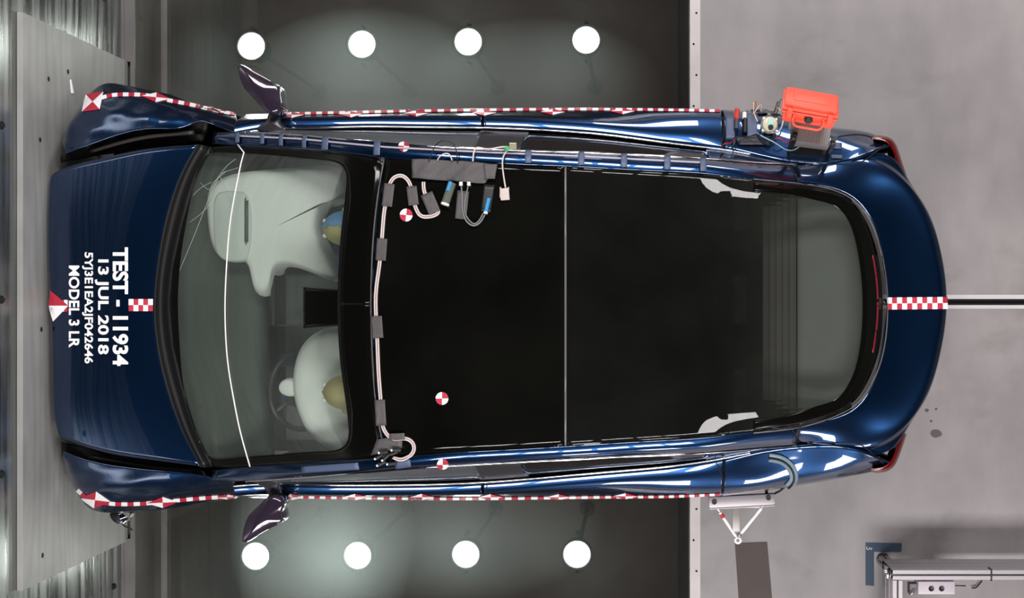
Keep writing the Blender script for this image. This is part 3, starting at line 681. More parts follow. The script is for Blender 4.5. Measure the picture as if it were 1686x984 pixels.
# hood badge stripe, tape stripes and survey targets
def checker(q0, q1, wd, n, rows_, on, first=0, parent=car, name='checker_tape'):
    """red and white squares between pixel points q0->q1, wd pixels wide"""
    a = Vector(q0); b_ = Vector(q1); d = (b_-a); nn = Vector((-d.y, d.x)).normalized(); P = []
    for i in range(n):
        for j in range(rows_):
            t0, t1 = i/n, (i+1)/n; s0, s1 = (j/rows_-.5)*wd, ((j+1)/rows_-.5)*wd
            q = [a+d*t0+nn*s0, a+d*t1+nn*s0, a+d*t1+nn*s1, a+d*t0+nn*s1]
            P.append(withmat(solid(decal([tuple(v) for v in q], 2, 2, .003, on), .001), (i+j+first) % 2))
    return obj(name, join(*P), [wvinyl, rvinyl], parent, smooth=False)
checker((212,502), (252,502), 20, 5, 2, 'hood', 0)
checker((1460,499.5), (1560,498.5), 20, 12, 2, 'trunk', 0)
checker((100,503), (112,503), 19, 2, 2, 'hood', 1)
def tri(pts, m_, on='car', off=.0035, n=5):
    a, b_, c_ = [Vector(p) for p in pts]; G = [[hit(*(a.lerp(b_, j/n).lerp(a.lerp(c_, j/n), i/n)), off, on) for i in range(n+1)] for j in range(n+1)]
    return withmat(solid(grid(G), .001), m_)
obj('target_marker', join(tri([(113,503),(84,478),(81,503)], 1, 'hood'), tri([(113,503),(81,503),(88,529)], 0, 'hood')), [wvinyl, rvinyl], car, smooth=False)
# side tape: bands along polylines with bow-tie targets
def sidetape(poly, wd, ntot, on='car'):
    P = spl([(p[0], p[1], 0) for p in poly], ntot+1); out_ = []
    for i in range(ntot):
        a = Vector(P[i][:2]); b_ = Vector(P[i+1][:2]); d = (b_-a).normalized(); nn = Vector((-d.y, d.x))*wd/2
        out_.append(withmat(solid(decal([tuple(a-nn), tuple(b_-nn), tuple(b_+nn), tuple(a+nn)], 2, 1, .003, on), .001), i % 2))
    return join(*out_)
def bow(c, ang, L, W, on='car', flip=0):
    """two opposed triangle pairs meeting at the centre"""
    c = Vector(c); d = Vector((math.cos(ang), math.sin(ang)))*L; n = Vector((-d.y, d.x)).normalized()*W
    t = [tri([tuple(c), tuple(c-d), tuple(c-n)], 0 ^ flip, on), tri([tuple(c), tuple(c-n), tuple(c+d)], 1 ^ flip, on), tri([tuple(c), tuple(c+d), tuple(c+n)], 0 ^ flip, on), tri([tuple(c), tuple(c+n), tuple(c-d)], 1 ^ flip, on)]
    return join(*t)
obj('tape_stripe', sidetape([(150,168),(180,158),(210,156),(245,158),(275,165),(310,172),(350,181),(388,188)], 6, 26), [wvinyl, rvinyl], car, smooth=False)
obj('target_marker', bow((153,168), -.75, 24, 17), [wvinyl, rvinyl], car, smooth=False)
obj('target_marker', bow((257,161), .1, 24, 8), [wvinyl, rvinyl], car, smooth=False)
obj('target_marker', bow((364,182), .3, 20, 4), [wvinyl, rvinyl], car, smooth=False)
obj('tape_stripe', sidetape([(128,806),(145,820),(180,828),(215,829),(260,826),(310,821),(350,818),(390,816)], 6, 26), [wvinyl, rvinyl], car, smooth=False)
obj('target_marker', bow((157,822), .12, 26, 14, flip=1), [wvinyl, rvinyl], car, smooth=False)
obj('target_marker', bow((268,826), -.05, 26, 9, flip=1), [wvinyl, rvinyl], car, smooth=False)
obj('target_marker', bow((374,817), -.05, 18, 4, flip=1), [wvinyl, rvinyl], car, smooth=False)
obj('tape_stripe', sidetape([(465,188),(600,185),(800,181.5),(1000,180.5),(1100,181.5),(1185,183)], 4, 74), [wvinyl, rvinyl], car, smooth=False)
for x in (480, 577, 685, 797, 910, 1025): obj('target_marker', bow((x, 189-.011*(x-465)+1), 0, 20, 5), [wvinyl, rvinyl], car, smooth=False)
obj('tape_stripe', sidetape([(472,817),(600,819),(800,820),(1000,817.5),(1100,816.5),(1185,813)], 4, 74), [wvinyl, rvinyl], car, smooth=False)
for x in (480, 585, 695, 808, 920, 1030): obj('target_marker', bow((x, 817 if x < 1000 else 815.5), 0, 20, 5), [wvinyl, rvinyl], car, smooth=False)
# round quartered targets
def round_t(c, r, on, rot=0):
    P = []
    for q in range(4):
        G = []
        for j in range(6):
            a0 = rot+q*math.pi/2
            G.append([hit(c[0]+r*j/5*math.cos(a0+k*math.pi/16), c[1]+r*j/5*math.sin(a0+k*math.pi/16), .003, on) for k in range(9)])
        G[0] = [v+Vector((1e-5*k, 0, 0)) for k, v in enumerate(G[0])]
        P.append(withmat(solid(grid(G), .001), q % 2))
    return join(*P)
obj('target_marker', round_t((669,354), 10.5, 'roof', .1), [wvinyl, rvinyl], car, smooth=False)
obj('target_marker', round_t((728,655.5), 10.5, 'roof', 0), [wvinyl, rvinyl], car, smooth=False)
obj('target_marker', round_t((729,764), 9.5, 'rail', 0), [wvinyl, rvinyl], car, smooth=False)
obj('target_marker', round_t((665,241), 9, 'rail', .1), [wvinyl, rvinyl], car, smooth=False)
# lettering on the hood
def lettering(txt, ax, y0, y1, hgt, bold, name='lettering'):
    """row of characters reading down the picture; ax = pixel x of the baseline"""
    cu = bpy.data.curves.new('t', 'FONT'); cu.body = txt; cu.size = 1; cu.offset = bold; cu.resolution_u = 4
    o = bpy.data.objects.new('t', cu); COL.objects.link(o); bpy.context.view_layer.update()
    me = bpy.data.meshes.new_from_object(o.evaluated_get(bpy.context.evaluated_depsgraph_get()))
    bm = bmesh.new(); bm.from_mesh(me); bmesh.ops.triangulate(bm, faces=bm.faces)
    xs = [v.co.x for v in bm.verts]; ys = [v.co.y for v in bm.verts]; x0, x1, ya, yb_ = min(xs), max(xs), min(ys), max(ys)
    V = [hit(ax+(v.co.y-ya)/(yb_-ya)*hgt, y0+(v.co.x-x0)/(x1-x0)*(y1-y0), .0045, 'hood') for v in bm.verts]
    Fc = [[v.index for v in f.verts] for f in bm.faces]; X = [v.co.x for v in bm.verts]
    bm.free(); bpy.data.objects.remove(o); bpy.data.meshes.remove(me)
    cx = sorted((min(X[i] for i in f), max(X[i] for i in f), k) for k, f in enumerate(Fc)); words = [[cx[0][2]]]; e = cx[0][1]
    for a, b_, k in cx[1:]:
        if a-e > .2: words.append([])
        words[-1].append(k); e = max(e, b_)
    for wd in words:
        ids = sorted({i for k in wd for i in Fc[k]}); mp_ = {i: n for n, i in enumerate(ids)}
        obj(name, solid(([V[i] for i in ids], [[mp_[i] for i in Fc[k]] for k in wd]), .001), wvinyl, hood, smooth=False)
lettering('TEST - 11934', 185.5, 407, 602, 26, .034)
lettering('13 JUL 2018', 157, 427, 583, 22.5, .028)
lettering('5YJ3E1EA2JF042646', 136, 415, 598, 18, .024)
lettering('MODEL 3 LR', 114, 437, 572, 17.5, .026)
# ------------------------------------------------ car interior
obj('dashboard', sheet_ := solid(up(grid(patchgrid([[(300,262,.90),(285,400,.93),(283,500,.93),(285,600,.93),(302,745,.90)], [(360,256,.93),(350,400,.96),(348,500,.965),(350,600,.96),(362,752,.93)], [(440,256,.93),(430,400,.95),(428,500,.95),(430,600,.95),(442,752,.93)], [(452,258,.78),(446,400,.8),(444,500,.8),(446,600,.8),(452,750,.78)]], 40, 20))), .02), dashm, car)
obj('carpet', box((PX((452, 0, .5)).x, -.72, .25), (PX((640, 0, .5)).x, .72, .3), .01), mat('grey_carpet', (150, 156, 150), rough=.95), car)
obj('centre_console', box((PX((440, 0, .6)).x, -.13, .3), (PX((690, 0, .6)).x, .13, .66), .03), mat('console_plastic', (118, 124, 120), rough=.6), car)
obj('touch_screen', box(PX((446, 535, 1.0))+Vector((0, 0, -.2)), PX((452, 445, 1.0)), .004), blackpl, car)
pz = .93
obj('passenger_airbag', puffy([(346,330),(352,310),(375,292),(440,280),(520,274),(572,285),(580,320),(552,330),(538,345),(532,370),(543,410),(560,462),(530,455),(485,440),(462,445),(448,484),(432,487),(420,458),(408,432),(380,430),(360,416),(349,380)], .82, 1.06, .2, 10, 110), airbag, car, label='crumpled white deployed airbag')
obj('airbag_panel', puffy([(358,324),(364,317),(400,315),(410,320),(411,425),(405,430),(370,428),(360,416),(355,380)], 1.0, 1.068, .08, 6, 60), mat('airbag_flap', (178, 186, 180), rough=.8), car, label='flat pale flap panel on the passenger airbag')
obj('airbag_tether', join(box(PX((403,398,1.07)), PX((409,330,1.07))+Vector((0, 0, .004))), tube([PX((404,325,1.074)), PX((406,360,1.074)), PX((405,402,1.074))], .0025, 6)), mat('tether_thread', (70, 78, 74)), car)
obj('driver_airbag', puffy([(488,600),(500,568),(525,545),(560,538),(600,555),(620,640),(600,725),(560,742),(520,722),(496,682),(486,640)], .90, 1.12, .35, 10, 60), airbag, car, label='round white deployed airbag on the steering wheel')
obj('airbag_vent', puffy([(462,632),(475,622),(492,628),(494,648),(478,652),(464,645)], .98, 1.08, .3, 6, 24), airbag, car)
swc = PX((500, 642, .9))
sw = obj('steering_wheel', lathe(swc, (.75, 0, .66), [(.18+.014*math.cos(a), .014*math.sin(a)) for a in np.linspace(0, 2*math.pi, 12, endpoint=False)], 40, closed=True), blackpl, car)
for k in range(3):
    a = k*2*math.pi/3; d = Vector((.75, 0, .66)).normalized(); u = Vector((0, 1, 0)); v = d.cross(u)
    obj('spoke', cyl(swc, swc+(u*math.cos(a)+v*math.sin(a))*.175, .012, 8), blackpl, sw)
def seat(x, y, front=True):
    st_ = obj('seat', xf(box((-.25, -.25, 0), (.25, .25, .17), .05), Matrix.Translation((x, y, .34))), seatm, car)
    M = Matrix.Translation((x+.22, y, .47)) @ Matrix.Rotation(math.radians(20), 4, 'Y')
    obj('backrest', xf(box((-.05, -.24, 0), (.07, .24, .52), .045), M), seatm, st_)
    obj('headrest', xf(box((-.04, -.12, .56), (.05, .12, .72), .035), M), seatm, st_)
    obj('headrest_post', xf(join(cyl((0, -.05, .5), (0, -.05, .6), .006), cyl((0, .05, .5), (0, .05, .6), .006)), M), chrome, st_)
seat(-1.0, .38); seat(-1.0, -.38)
for y in (.42, 0, -.42): seat(.0, y)
# shelf and steps: the hall's reflection in the rear glass, built as colour
obj('reflection_shelf', solid(up(grid(patchgrid([[(1313,310,1.02),(1313,500,1.03),(1313,690,1.02)], [(1355,314,1.04),(1365,500,1.05),(1355,684,1.04)], [(1400,345,1.05),(1425,500,1.06),(1400,655,1.05)]], 20, 12))), .02), mat('grey_reflection_tone', (82, 88, 82), rough=.9), car)
for k in range(5):      # dark steps painted in for the reflected ceiling lines
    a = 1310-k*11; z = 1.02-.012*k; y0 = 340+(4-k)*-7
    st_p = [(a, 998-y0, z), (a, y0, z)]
    obj('reflection_step', join(box(PX((a-10, 998-y0, z))-Vector((0, 0, .03)), PX((a+1, y0, z))), box(PX((a-1.5, 998-y0, z)), PX((a, y0, z))+Vector((0, 0, .004))), box(PX((a, y0+2, z)), PX((a+50, y0, z))+Vector((0, 0, .03))), box(PX((a, 998-y0, z)), PX((a+50, 996-y0, z))+Vector((0, 0, .03)))), mat('dark_reflection_tone', (44, 44, 40), rough=.7), car, smooth=False)
for s in (1, -1):
    for k, (x0, x1) in enumerate(((450, 790), (870, 1170))):
        a = PX((x0, 0, .8)).x; b_ = PX((x1, 0, .8)).x
        obj('door_card', box((a, s*.76-.015, .4), (b_, s*.76+.015, .88), .012), seatm, car)
# seat belt assembly at upper pillar
obj('seat_belt', solid(grid([[PX((770+k*8, 236-7*math.sin(k*.5), 1.12)), PX((776+k*8, 222-5*math.sin(k*.5), 1.06))] for k in range(8)]), .003), blackpl, car)

# ---------------------------------------------------------------- crash dummies (vinyl, seated)
def dummy(x, y, label, painted):
    t = thing('crash_test_dummy', (x, y, .5), label, 'crash test dummy')
    me = bpy.data.meshes.new('body'); J = [(0,0,0), (0,0,.2), (-.05,0,.38), (-.09,0,.47), (-.13,.0,.54)]
    arms = []
    verts = [Vector(j) for j in J]; edges = [(0,1),(1,2),(2,3),(3,4)]; rad = [.15,.14,.13,.055,.05]
    for s in (1, -1):
        k = len(verts); verts += [Vector((-.05, s*.17, .38)), Vector((-.12, s*.22, .18)), Vector((-.32, s*.17, .22)), Vector((-.40, s*.16, .24))]
        edges += [(2, k), (k, k+1), (k+1, k+2), (k+2, k+3)]; rad += [.065, .048, .036, .022]
        k = len(verts); verts += [Vector((-.02, s*.09, -.02)), Vector((-.42, s*.1, .06)), Vector((-.62, s*.1, -.22)), Vector((-.74, s*.1, -.24))]
        edges += [(0, k), (k, k+1), (k+1, k+2), (k+2, k+3)]; rad += [.09, .06, .045, .035]
    me.from_pydata([v for v in verts], edges, []); o = bpy.data.objects.new('body', me); COL.objects.link(o)
    sk = o.modifiers.new('s', 'SKIN')
    for v, r in zip(me.skin_vertices[0].data, rad): v.radius = (r, r)
    me.skin_vertices[0].data[0].use_root = True
    sb = o.modifiers.new('u', 'SUBSURF'); sb.levels = 2; sb.render_levels = 2
    me.materials.append(mat('dummy_shirt', (70, 110, 160), rough=.8)); o.parent = t; ORIG[o] = Vector((x, y, .5))
    c = Vector((x-.19, y, 1.165))
    hd = []
    for a in np.linspace(-math.pi/2, math.pi/2, 16):
        for k in range(24):
            b_ = 2*math.pi*k/24; px_, py_, pz_ = math.cos(a)*math.cos(b_), math.cos(a)*math.sin(b_), math.sin(a)
            r = Vector((px_*.10, py_*.078, pz_*.115))
            if px_ < 0 and pz_ < 0: r.z *= 1.08
            r.x -= .014*math.exp(-((py_/.22)**2+((pz_+.1)/.2)**2)) if px_ < 0 else 0
            hd.append(c+r)
    fc = [[i*24+k, i*24+(k+1) % 24, (i+1)*24+(k+1) % 24, (i+1)*24+k] for i in range(15) for k in range(24)]
    h_ = obj('head', (hd, fc), yellowsk, t)
    if painted: obj('face_paint', ([c+(v-c)*1.03 for v in hd], [f for f in fc if (hd[f[0]].y-c.y) > .012 and hd[f[0]].x < c.x+.05]), mat('blue_face_paint', (86, 130, 176), rough=.6), h_)
    for s in (1, -1):
        obj('ear', sphere(c+Vector((0, s*.078, 0)), .02, (1, .5, 1.4)), yellowsk, h_); obj('eye', sphere(c+Vector((-.09, s*.032, .02)), .01), white, h_)
    return t
dummy(-1.09, .315, 'crash dummy with blue and yellow head behind the large crumpled airbag', True)
dummy(-1.09, -.41, 'crash dummy with plain yellow head behind the round steering wheel airbag', False)

# ---------------------------------------------------------------- things fixed on the roof
def tape(q, m=gaffer, label='', group=None, on='car', off=.006, n=(6, 6)):
    g_ = decal(q, n[0], n[1], off, on)
    g_ = ([v+Vector((0, 0, random.uniform(-.0004, .0008))) for v in g_[0]], g_[1])
    return obj('tape_strip', solid(g_, .0015), m, label=label, cat='tape', group=group, smooth=True)
def onr(pts, off=.006, on='car', res=None):
    P = [tuple(p[:2]) for p in (spl([(p[0], p[1], 0) for p in pts], res) if res else pts)]
    return [hit(*p, off, on) for p in P]
# twin white cable across the front edge of the roof
path = [(713,330),(705,312),(699,296)]
loopA = [(698,300),(700,318),(712,334),(722,350),(706,357),(693,355),(685,342),(680,322),(674,300),(662,290),(650,293),(643,303),(638,325),(634,345),(631,375),(629,400),(625,440),(620,480),(620,520),(622,560),(624,610),(627,650),(629,680),(632,703),(640,716),(652,722),(668,721),(680,728),(682,740),(675,750),(660,756),(648,752)]
cb = thing('sensor_cable', hit(620, 500), 'pair of white cables looping across the front edge of the black glass roof', 'cable')
P = spl([(p[0], p[1], 0) for p in loopA], 260)
for s in (-1, 1):
    L = []
    for i, p in enumerate(P):
        a = Vector(P[max(i-1, 0)][:2]); b_ = Vector(P[min(i+1, 259)][:2]); d = (b_-a).normalized(); nn = Vector((-d.y, d.x))*s*1.7
        L.append(hit(p[0]+nn.x, p[1]+nn.y, .007))
    obj('strand', tube(L, .0038, 8), cablew, cb)
def q4(cx, cy, w_, h_, a):
    c, s = math.cos(a), math.sin(a)
    return [(cx+x*c-y*s, cy+x*s+y*c) for x, y in ((-w_/2, -h_/2), (w_/2, -h_/2), (w_/2, h_/2), (-w_/2, h_/2))]
gt = 'dark grey tape pieces holding the cables on the glass roof'
for cx, cy, w_, h_, a, lb in ((640.5, 322, 17, 37, .12, 'on the left leg of the top cable loop'),
                             (680.5, 323, 17, 31, -.12, 'on the right leg of the top cable loop'),
                             (710, 335, 20, 34, -.4, 'tilted over the cable end below the large tape patch'),
                             (629.5, 411, 17, 36, .07, 'over the cables a third of the way down the roof edge'),
                             (622.5, 538, 18, 36, -.07, 'over the cables halfway down the roof edge'),
                             (628, 678, 17, 42, -.06, 'over the cables above the connector bundle')):
    tape(q4(cx, cy, w_, h_, a), gaffer, 'dark grey tape strip '+lb, gt, 'car', .013)
tape([(643,712), (668,711), (668,722), (643,722)], gaffer, 'short grey tape strip lying across the cable just above the connector bundle', gt, 'car', .016)
tape([(622,722), (664,716), (663,736), (612,748)], gaffer, 'crumpled grey tape piece covering the connector bundle at the roof corner', gt, 'car', .010)
# big patch
pg = []
top = [(680,262),(700,262),(730,264),(760,266),(790,269),(818,272)]; bot = [(680,294),(700,296),(730,298),(760,300),(792,303),(800,302)]
A_ = spl([(*p, 0) for p in top], 30); B_ = spl([(*p, 0) for p in bot], 30)
pg = [[hit(A_[i][0]*(1-t)+B_[i][0]*t, A_[i][1]*(1-t)+B_[i][1]*t, .016+.004*math.sin(i*.9+t*5)*math.sin(t*3.1)+.004*math.sin(i*.37)) for i in range(30)] for t in np.linspace(0, 1, 10)]
obj('tape_strip', solid(grid(pg), .002), gaffer, label='large crumpled grey tape patch over the cable ends beside the roof rail', cat='tape', group=gt)
tape([(797,272),(820,272),(816,296),(800,296)], gaffer, 'short grey tape strip on the right end of the large tape patch', gt, 'car', .022)
tape([(754,314),(773,316),(768,362),(750,360)], gaffer, 'dark grey tape strip over the thin grey cable loop', gt, 'car', .010)
tape([(797,303),(815,305),(808,350),(792,348)], blackpl, 'black tape strip under the blue connector at the roof', gt, 'car', .006)
# pen-shaped logger modules
def module(name, a, b_, r, m, label, cat, blue=None):
    A = hit(*a, .02); B = hit(*b_, .02); t = thing(name, A, label, cat)
    obj('body', cyl(A, B, r, 16), m, t, smooth='auto')
    if blue:
        obj('clip', cyl(A.lerp(B, blue[0])+Vector((-.004, .004, .012)), A.lerp(B, blue[1])+Vector((-.004, .004, .012)), .009, 10), bluepl, t, smooth='auto')
    obj('collar', cyl(B, B+(B-A).normalized()*.008, r*1.02, 16), white, t, smooth='auto')
    return t
module('data_logger', (746,303), (735,336), .018, mat('grey_clear_tube', (92, 98, 88), rough=.2), 'short grey cylindrical sensor with a light blue clip below the tape patch', 'sensor', (.0, .45))
module('connector', (806,328), (801,350), .009, bluepl, 'light blue plug at the end of the thin grey cable loop', 'connector')
obj('grey_cable', tube(onr([(760,302),(762,330),(763,350),(770,366),(780,372),(790,368),(798,356),(802,348)], .014, res=50), .0035, 8), cableg, label='thin dark grey cable looping down from the tape patch to the blue plug', cat='cable')
obj('grey_cable', tube(onr([(773,302),(770,315),(766,335),(767,352),(774,364),(782,369),(790,363),(796,352)], .014, res=50), .003, 8), cableg, label='second thin grey cable nested inside the loop to the blue plug', cat='cable')
for x, lb in ((760, 'left'), (773, 'right')):
    obj('cable_plug', cyl(hit(x, 301, .016), hit(x, 307, .016), .008, 12), white, smooth='auto', label='tiny white plug under the tape patch, %s of two' % lb, cat='plug', group='white plugs under the tape patch')
# serial connector hanging
dc = thing('serial_connector', hit(831, 318, .01), 'beige serial plug lying alone on the black roof at the end of a pale cable', 'connector')
obj('shell', xf(box((-.019, -.028, 0), (.019, .022, .014), .003), Matrix.Translation(hit(831.5, 319, .004)) @ Matrix.Rotation(.08, 4, 'Z')), mat('beige_plastic', (196, 182, 176), rough=.5), dc, smooth='auto')
for s in (-1, 1): obj('thumb_screw', cyl(hit(831+s*6.5, 309, .012), hit(831+s*6.5, 326, .012), .0035, 10), mat('beige_plastic', (196, 182, 176)), dc)
obj('white_cable', tube([hit(833, 311, .012), hit(829, 285, .012), hit(829, 262, .02), PX((833, 250, 1.40)), PX((838, 243, 1.41))], .0035, 8, 40), cablew, label='pale cable running from the green-marked joint to the beige serial plug', cat='cable')
obj('white_cable', tube([hit(780, 268, .025), hit(786, 252, .03), PX((800, 245, 1.40)), PX((825, 242, 1.41)), PX((838, 242, 1.41))], .0035, 8, 40), cablew, label='pale cable curving from the tape patch to the green-marked joint on the rail', cat='cable')
obj('black_cable', tube([hit(708, 268, .02), PX((714, 245, 1.4)), PX((728, 232, 1.43)), PX((745, 236, 1.42)), PX((752, 252, 1.41)), hit(755, 270, .02)], .0025, 8, 40), cableb, label='thin black cable arching over the roof rail beside the tape patch', cat='cable')
obj('white_cable', tube([hit(722, 266, .02), hit(728, 259, .03), hit(740, 257, .03), hit(746, 266, .02)], .003, 8, 30), cablew, label='short white cable hump over the roof rail above the tape patch', cat='cable')
gj = thing('cable_joint', PX((838, 242, 1.4)), 'small cable joint with green tape and a brass plug on the roof rail', 'connector')
obj('sleeve', cyl(PX((830, 245, 1.41)), PX((841, 243, 1.41)), .008, 12), greenpl, gj)
obj('plug', box(PX((839, 246, 1.40)), PX((851, 236, 1.40))+Vector((0, 0, .02)), .002), mat('brass_grey', (170, 168, 140), rough=.35, metal=.6), gj, smooth=False)
# connector bundle at lower roof corner
cbn = thing('connector_bundle', hit(632, 752), 'bundle of black plugs with white tips at the lower front corner of the roof', 'connector')
for i, (x, y, a) in enumerate(((622, 752, .3), (630, 742, -.2), (636, 756, .5), (644, 746, .1), (650, 738, -.3), (628, 762, .2), (642, 762, -.2))):
    p = hit(x, y, .018+.008*(i % 3)); d = Vector((-math.cos(a), -math.sin(a)-.3, 0)).normalized()
    pl = obj('plug', cyl(p, p-d*.035, .008, 12), blackpl, cbn, smooth='auto')
    obj('tip', cyl(p, p+d*.008, .005, 10), white, pl, smooth='auto')
# tapes on roof rail
bt = 'blue-grey tape strips wrapped on the roof side rails'
TU = [(393,'next to the windshield corner'),(434,'second from the windshield corner'),(465,'third from the windshield corner'),(503,'fourth from the windshield corner'),(537,'fifth from the windshield corner, wider'),(622,'above the start of the roof seam'),(870,'just right of the green-marked joint'),(957,'right of the roof cross seam'),(1027,'third from the rear end'),(1098,'second from the rear end'),(1157,'rearmost, with a white end')]
for i, (x, lb) in enumerate(TU):
    yu = np.interp(x, [p[0] for p in railU[2]], [p[1] for p in railU[2]])+2; yi = np.interp(x, [p[0] for p in railU[0]], [p[1] for p in railU[0]])-3
    w_ = 5 if i < 4 else 8
    tape([(x-w_/1.5, yu), (x+w_/1.5, yu), (x+w_/1.5, yi), (x-w_/1.5, yi)], bluetape, 'blue-grey tape strip on upper roof rail, '+lb, bt, 'car', .012, (3, 8))
rc = [(p[0], p[1]) for p in railU[1]]
obj('rail_cable', tube([hit(x, np.interp(x, [p[0] for p in rc], [p[1] for p in rc])-4, .008) for x in np.linspace(395, 1160, 120)], .004, 8), mat('lilac_cable', (170, 165, 180), rough=.25), label='thin pale cable taped along the whole upper roof rail', cat='cable')
tape([(497,768),(590,761),(592,772),(497,777)], bluetape, 'long smooth blue-grey tape strip on the lower windshield pillar', bt, 'car', .004, (12, 4))
tape([(650,759),(676,756),(677,767),(652,771)], bluetape, 'short blue-grey tape strip on the lower roof rail beside the plug bundle', bt, 'car', .004, (5, 4))
obj('measuring_string', tube([hit(393, 239, .006), hit(403, 252, .006)]+onr([(398,270),(388,320),(380,370),(375,430),(372,500),(373,550),(377,600),(386,655),(396,705),(413,767)], .006, res=50), .0032, 8), white, label='thin white cord stretched across the windshield from pillar to pillar', cat='string')
# ---------------------------------------------------------------- instruments on the rear fender
T_ = Matrix.Translation; Rx = lambda a: Matrix.Rotation(math.radians(a), 4, 'X'); Ry = lambda a: Matrix.Rotation(math.radians(a), 4, 'Y'); Rz = lambda a: Matrix.Rotation(math.radians(a), 4, 'Z')
cc_ = PX((1334, 174, 1.30))
Mc = T_(cc_) @ Rz(-10) @ Rx(-46) @ T_((0, 0, 0))
case = thing('hard_case', cc_-Vector((0, 0, .08)), 'orange plastic hard case with a folded handle tilted above the rear fender', 'case')
lid = obj('lid', xf(join(box((-.115, -.06, .012), (.115, .06, .04), .011), box((-.122, -.067, .0015), (.122, .067, .016), .004), box((-.08, -.035, .036), (.08, .035, .044), .003)), Mc), orange, case, smooth='auto')
obj('body', xf(join(box((-.112, -.057, -.066), (.112, .057, -.004), .012), box((-.122, -.067, -.014), (.122, .067, -.0015), .004), box((-.112, -.063, -.045), (-.10, -.055, -.01)), box((.10, -.063, -.045), (.112, -.055, -.01))), Mc), orange, case, smooth='auto')
obj('handle', xf(tube([(-.062, -.070, -.008), (-.068, -.076, -.03), (-.06, -.08, -.055), (-.045, -.082, -.062), (.045, -.082, -.062), (.06, -.08, -.055), (.068, -.076, -.03), (.062, -.070, -.008)], .0055, 8), Mc), orange, case)
for s in (-1, 1): obj('latch', xf(box((s*.088-.012, -.078, -.03), (s*.088+.012, -.062, .02), .003), Mc), orange, case, smooth='auto')
obj('pressure_knob', xf(lathe((0, -.058, -.028), (0, -1, 0), [(.018, 0), (.018, .012), (.014, .016), (.0001, .016)], 20), Mc), blackpl, case, smooth='auto', label='round black valve knob')
ib = thing('instrument_box', PX((1340, 214, 1.1)), 'grey ribbed metal instrument box beneath the orange case', 'instrument')
Mi = T_(PX((1340, 218, 1.17))) @ Rz(-7) @ Rx(-8)
obj('body', xf(box((-.075, -.055, -.07), (.075, .065, .0), .004), Mi), mat('satin_grey_metal', (150, 144, 142), rough=.4, metal=.3), ib, smooth='auto')
obj('fins', xf(join(*[box((-.07+i*.0095, -.05, 0), (-.0665+i*.0095, .06, .004)) for i in range(15)]), Mi), mat('satin_grey_metal', (150, 144, 142)), ib, smooth=False)
for s in (-1, 1): obj('mount_post', xf(join(box((s*.087-.009, -.06, -.12), (s*.087+.009, -.045, .04), .002), cyl((s*.087, -.03, .0), (s*.087, -.03, .045), .012, 14)), Mi), blackpl, ib, smooth='auto')
obj('base_plate', xf(box((-.09, -.095, -.125), (.08, .06, -.11), .003), Mi), blackpl, ib, smooth='auto')
obj('socket', xf(join(cyl((-.095, .055, 0), (-.095, .055, .05), .018, 16), box((-.112, .0, -.02), (-.085, .03, .02), .003)), Mi), mat('pale_metal', (190, 186, 176), rough=.3, metal=.6), ib, smooth='auto')
# valve / battery module
vm = thing('trigger_module', hit(1266, 208), 'small round cream electronic module wrapped with wires on the rear fender', 'instrument')
vc = hit(1265, 208, .0)
obj('drum', lathe(vc, (0, 0, 1), [(.0001, .085), (.02, .085), (.032, .08), (.036, .07), (.036, 0)], 28), mat('cream_plastic', (190, 184, 160), rough=.4), vm, smooth='auto')
obj('band', lathe(vc, (0, 0, 1), [(.0365, .03), (.039, .03), (.039, .045), (.0365, .045)], 28, closed=True), alum, vm)
obj('label_patch', box((vc.x-.01, vc.y-.006, vc.z+.085), (vc.x+.014, vc.y+.02, vc.z+.088)), mat('mint_label', (150, 205, 195)), vm, smooth=False)
obj('core', cyl(vc+Vector((.002, -.016, .08)), vc+Vector((.002, -.016, .092)), .012, 16), blackpl, vm, smooth='auto')
for k in range(4):
    a = k*math.pi/2+.7; p = vc+Vector((.038*math.cos(a), .038*math.sin(a), .03)); obj('terminal', box(p-Vector((.006, .006, .02)), p+Vector((.006, .006, .03)), .002), white, vm, smooth=False)
wires = [([(1246,208),(1240,198),(1244,188),(1256,185)], cablew, 'short white wire looping left of the round module'), ([(1240,176),(1256,173),(1268,178),(1276,188),(1282,196)], cablew, 'white wire arching above the round module'),
         ([(1284,198),(1287,210),(1280,222),(1268,228)], cablew, 'pale wire curling right of the round module'),
         ([(1245,225),(1258,236),(1275,244),(1295,252),(1312,248),(1322,236),(1324,222),(1320,210)], mat('blue_white_cable', (150, 178, 196), rough=.4), 'pale blue cable sagging below the grey instrument box'),
         ([(1275,236),(1290,238),(1306,240)], redpl, 'short red wire below the round module'), ([(1256,178),(1262,184),(1272,182),(1280,190)], cableb, 'black wire tangled above the round module'),
         ([(1205,236),(1222,232),(1240,228),(1250,232)], cableb, 'black wire crossing the fender seam'), ([(1255,176),(1270,172),(1288,172)], mat('olive_cable', (92, 88, 70)), 'olive cable plugged toward the orange case'),
         ([(1238,180),(1246,179),(1256,183),(1264,182)], mat('orange_wire', (200, 130, 90)), 'short orange wire above the round module'),
         ([(1210,238),(1206,250),(1200,256)], mat('teal_cable', (60, 92, 96)), 'short teal cable hanging at the window corner'),
         ([(1190,244),(1200,240),(1210,238)], redpl, 'tiny red wire at the window corner')]
for pts, m_, lb in wires:
    obj('wire', tube([hit(*p, .03+.012*math.sin(i*.35)) for i, p in enumerate([tuple(q[:2]) for q in spl([(*p, 0) for p in pts], 24)])], .0028, 8), m_, label=lb, cat='wire')
fc_ = thing('cartridge', hit(1213, 200), 'red cylindrical cartridge taped beside the fender seam', 'cartridge')
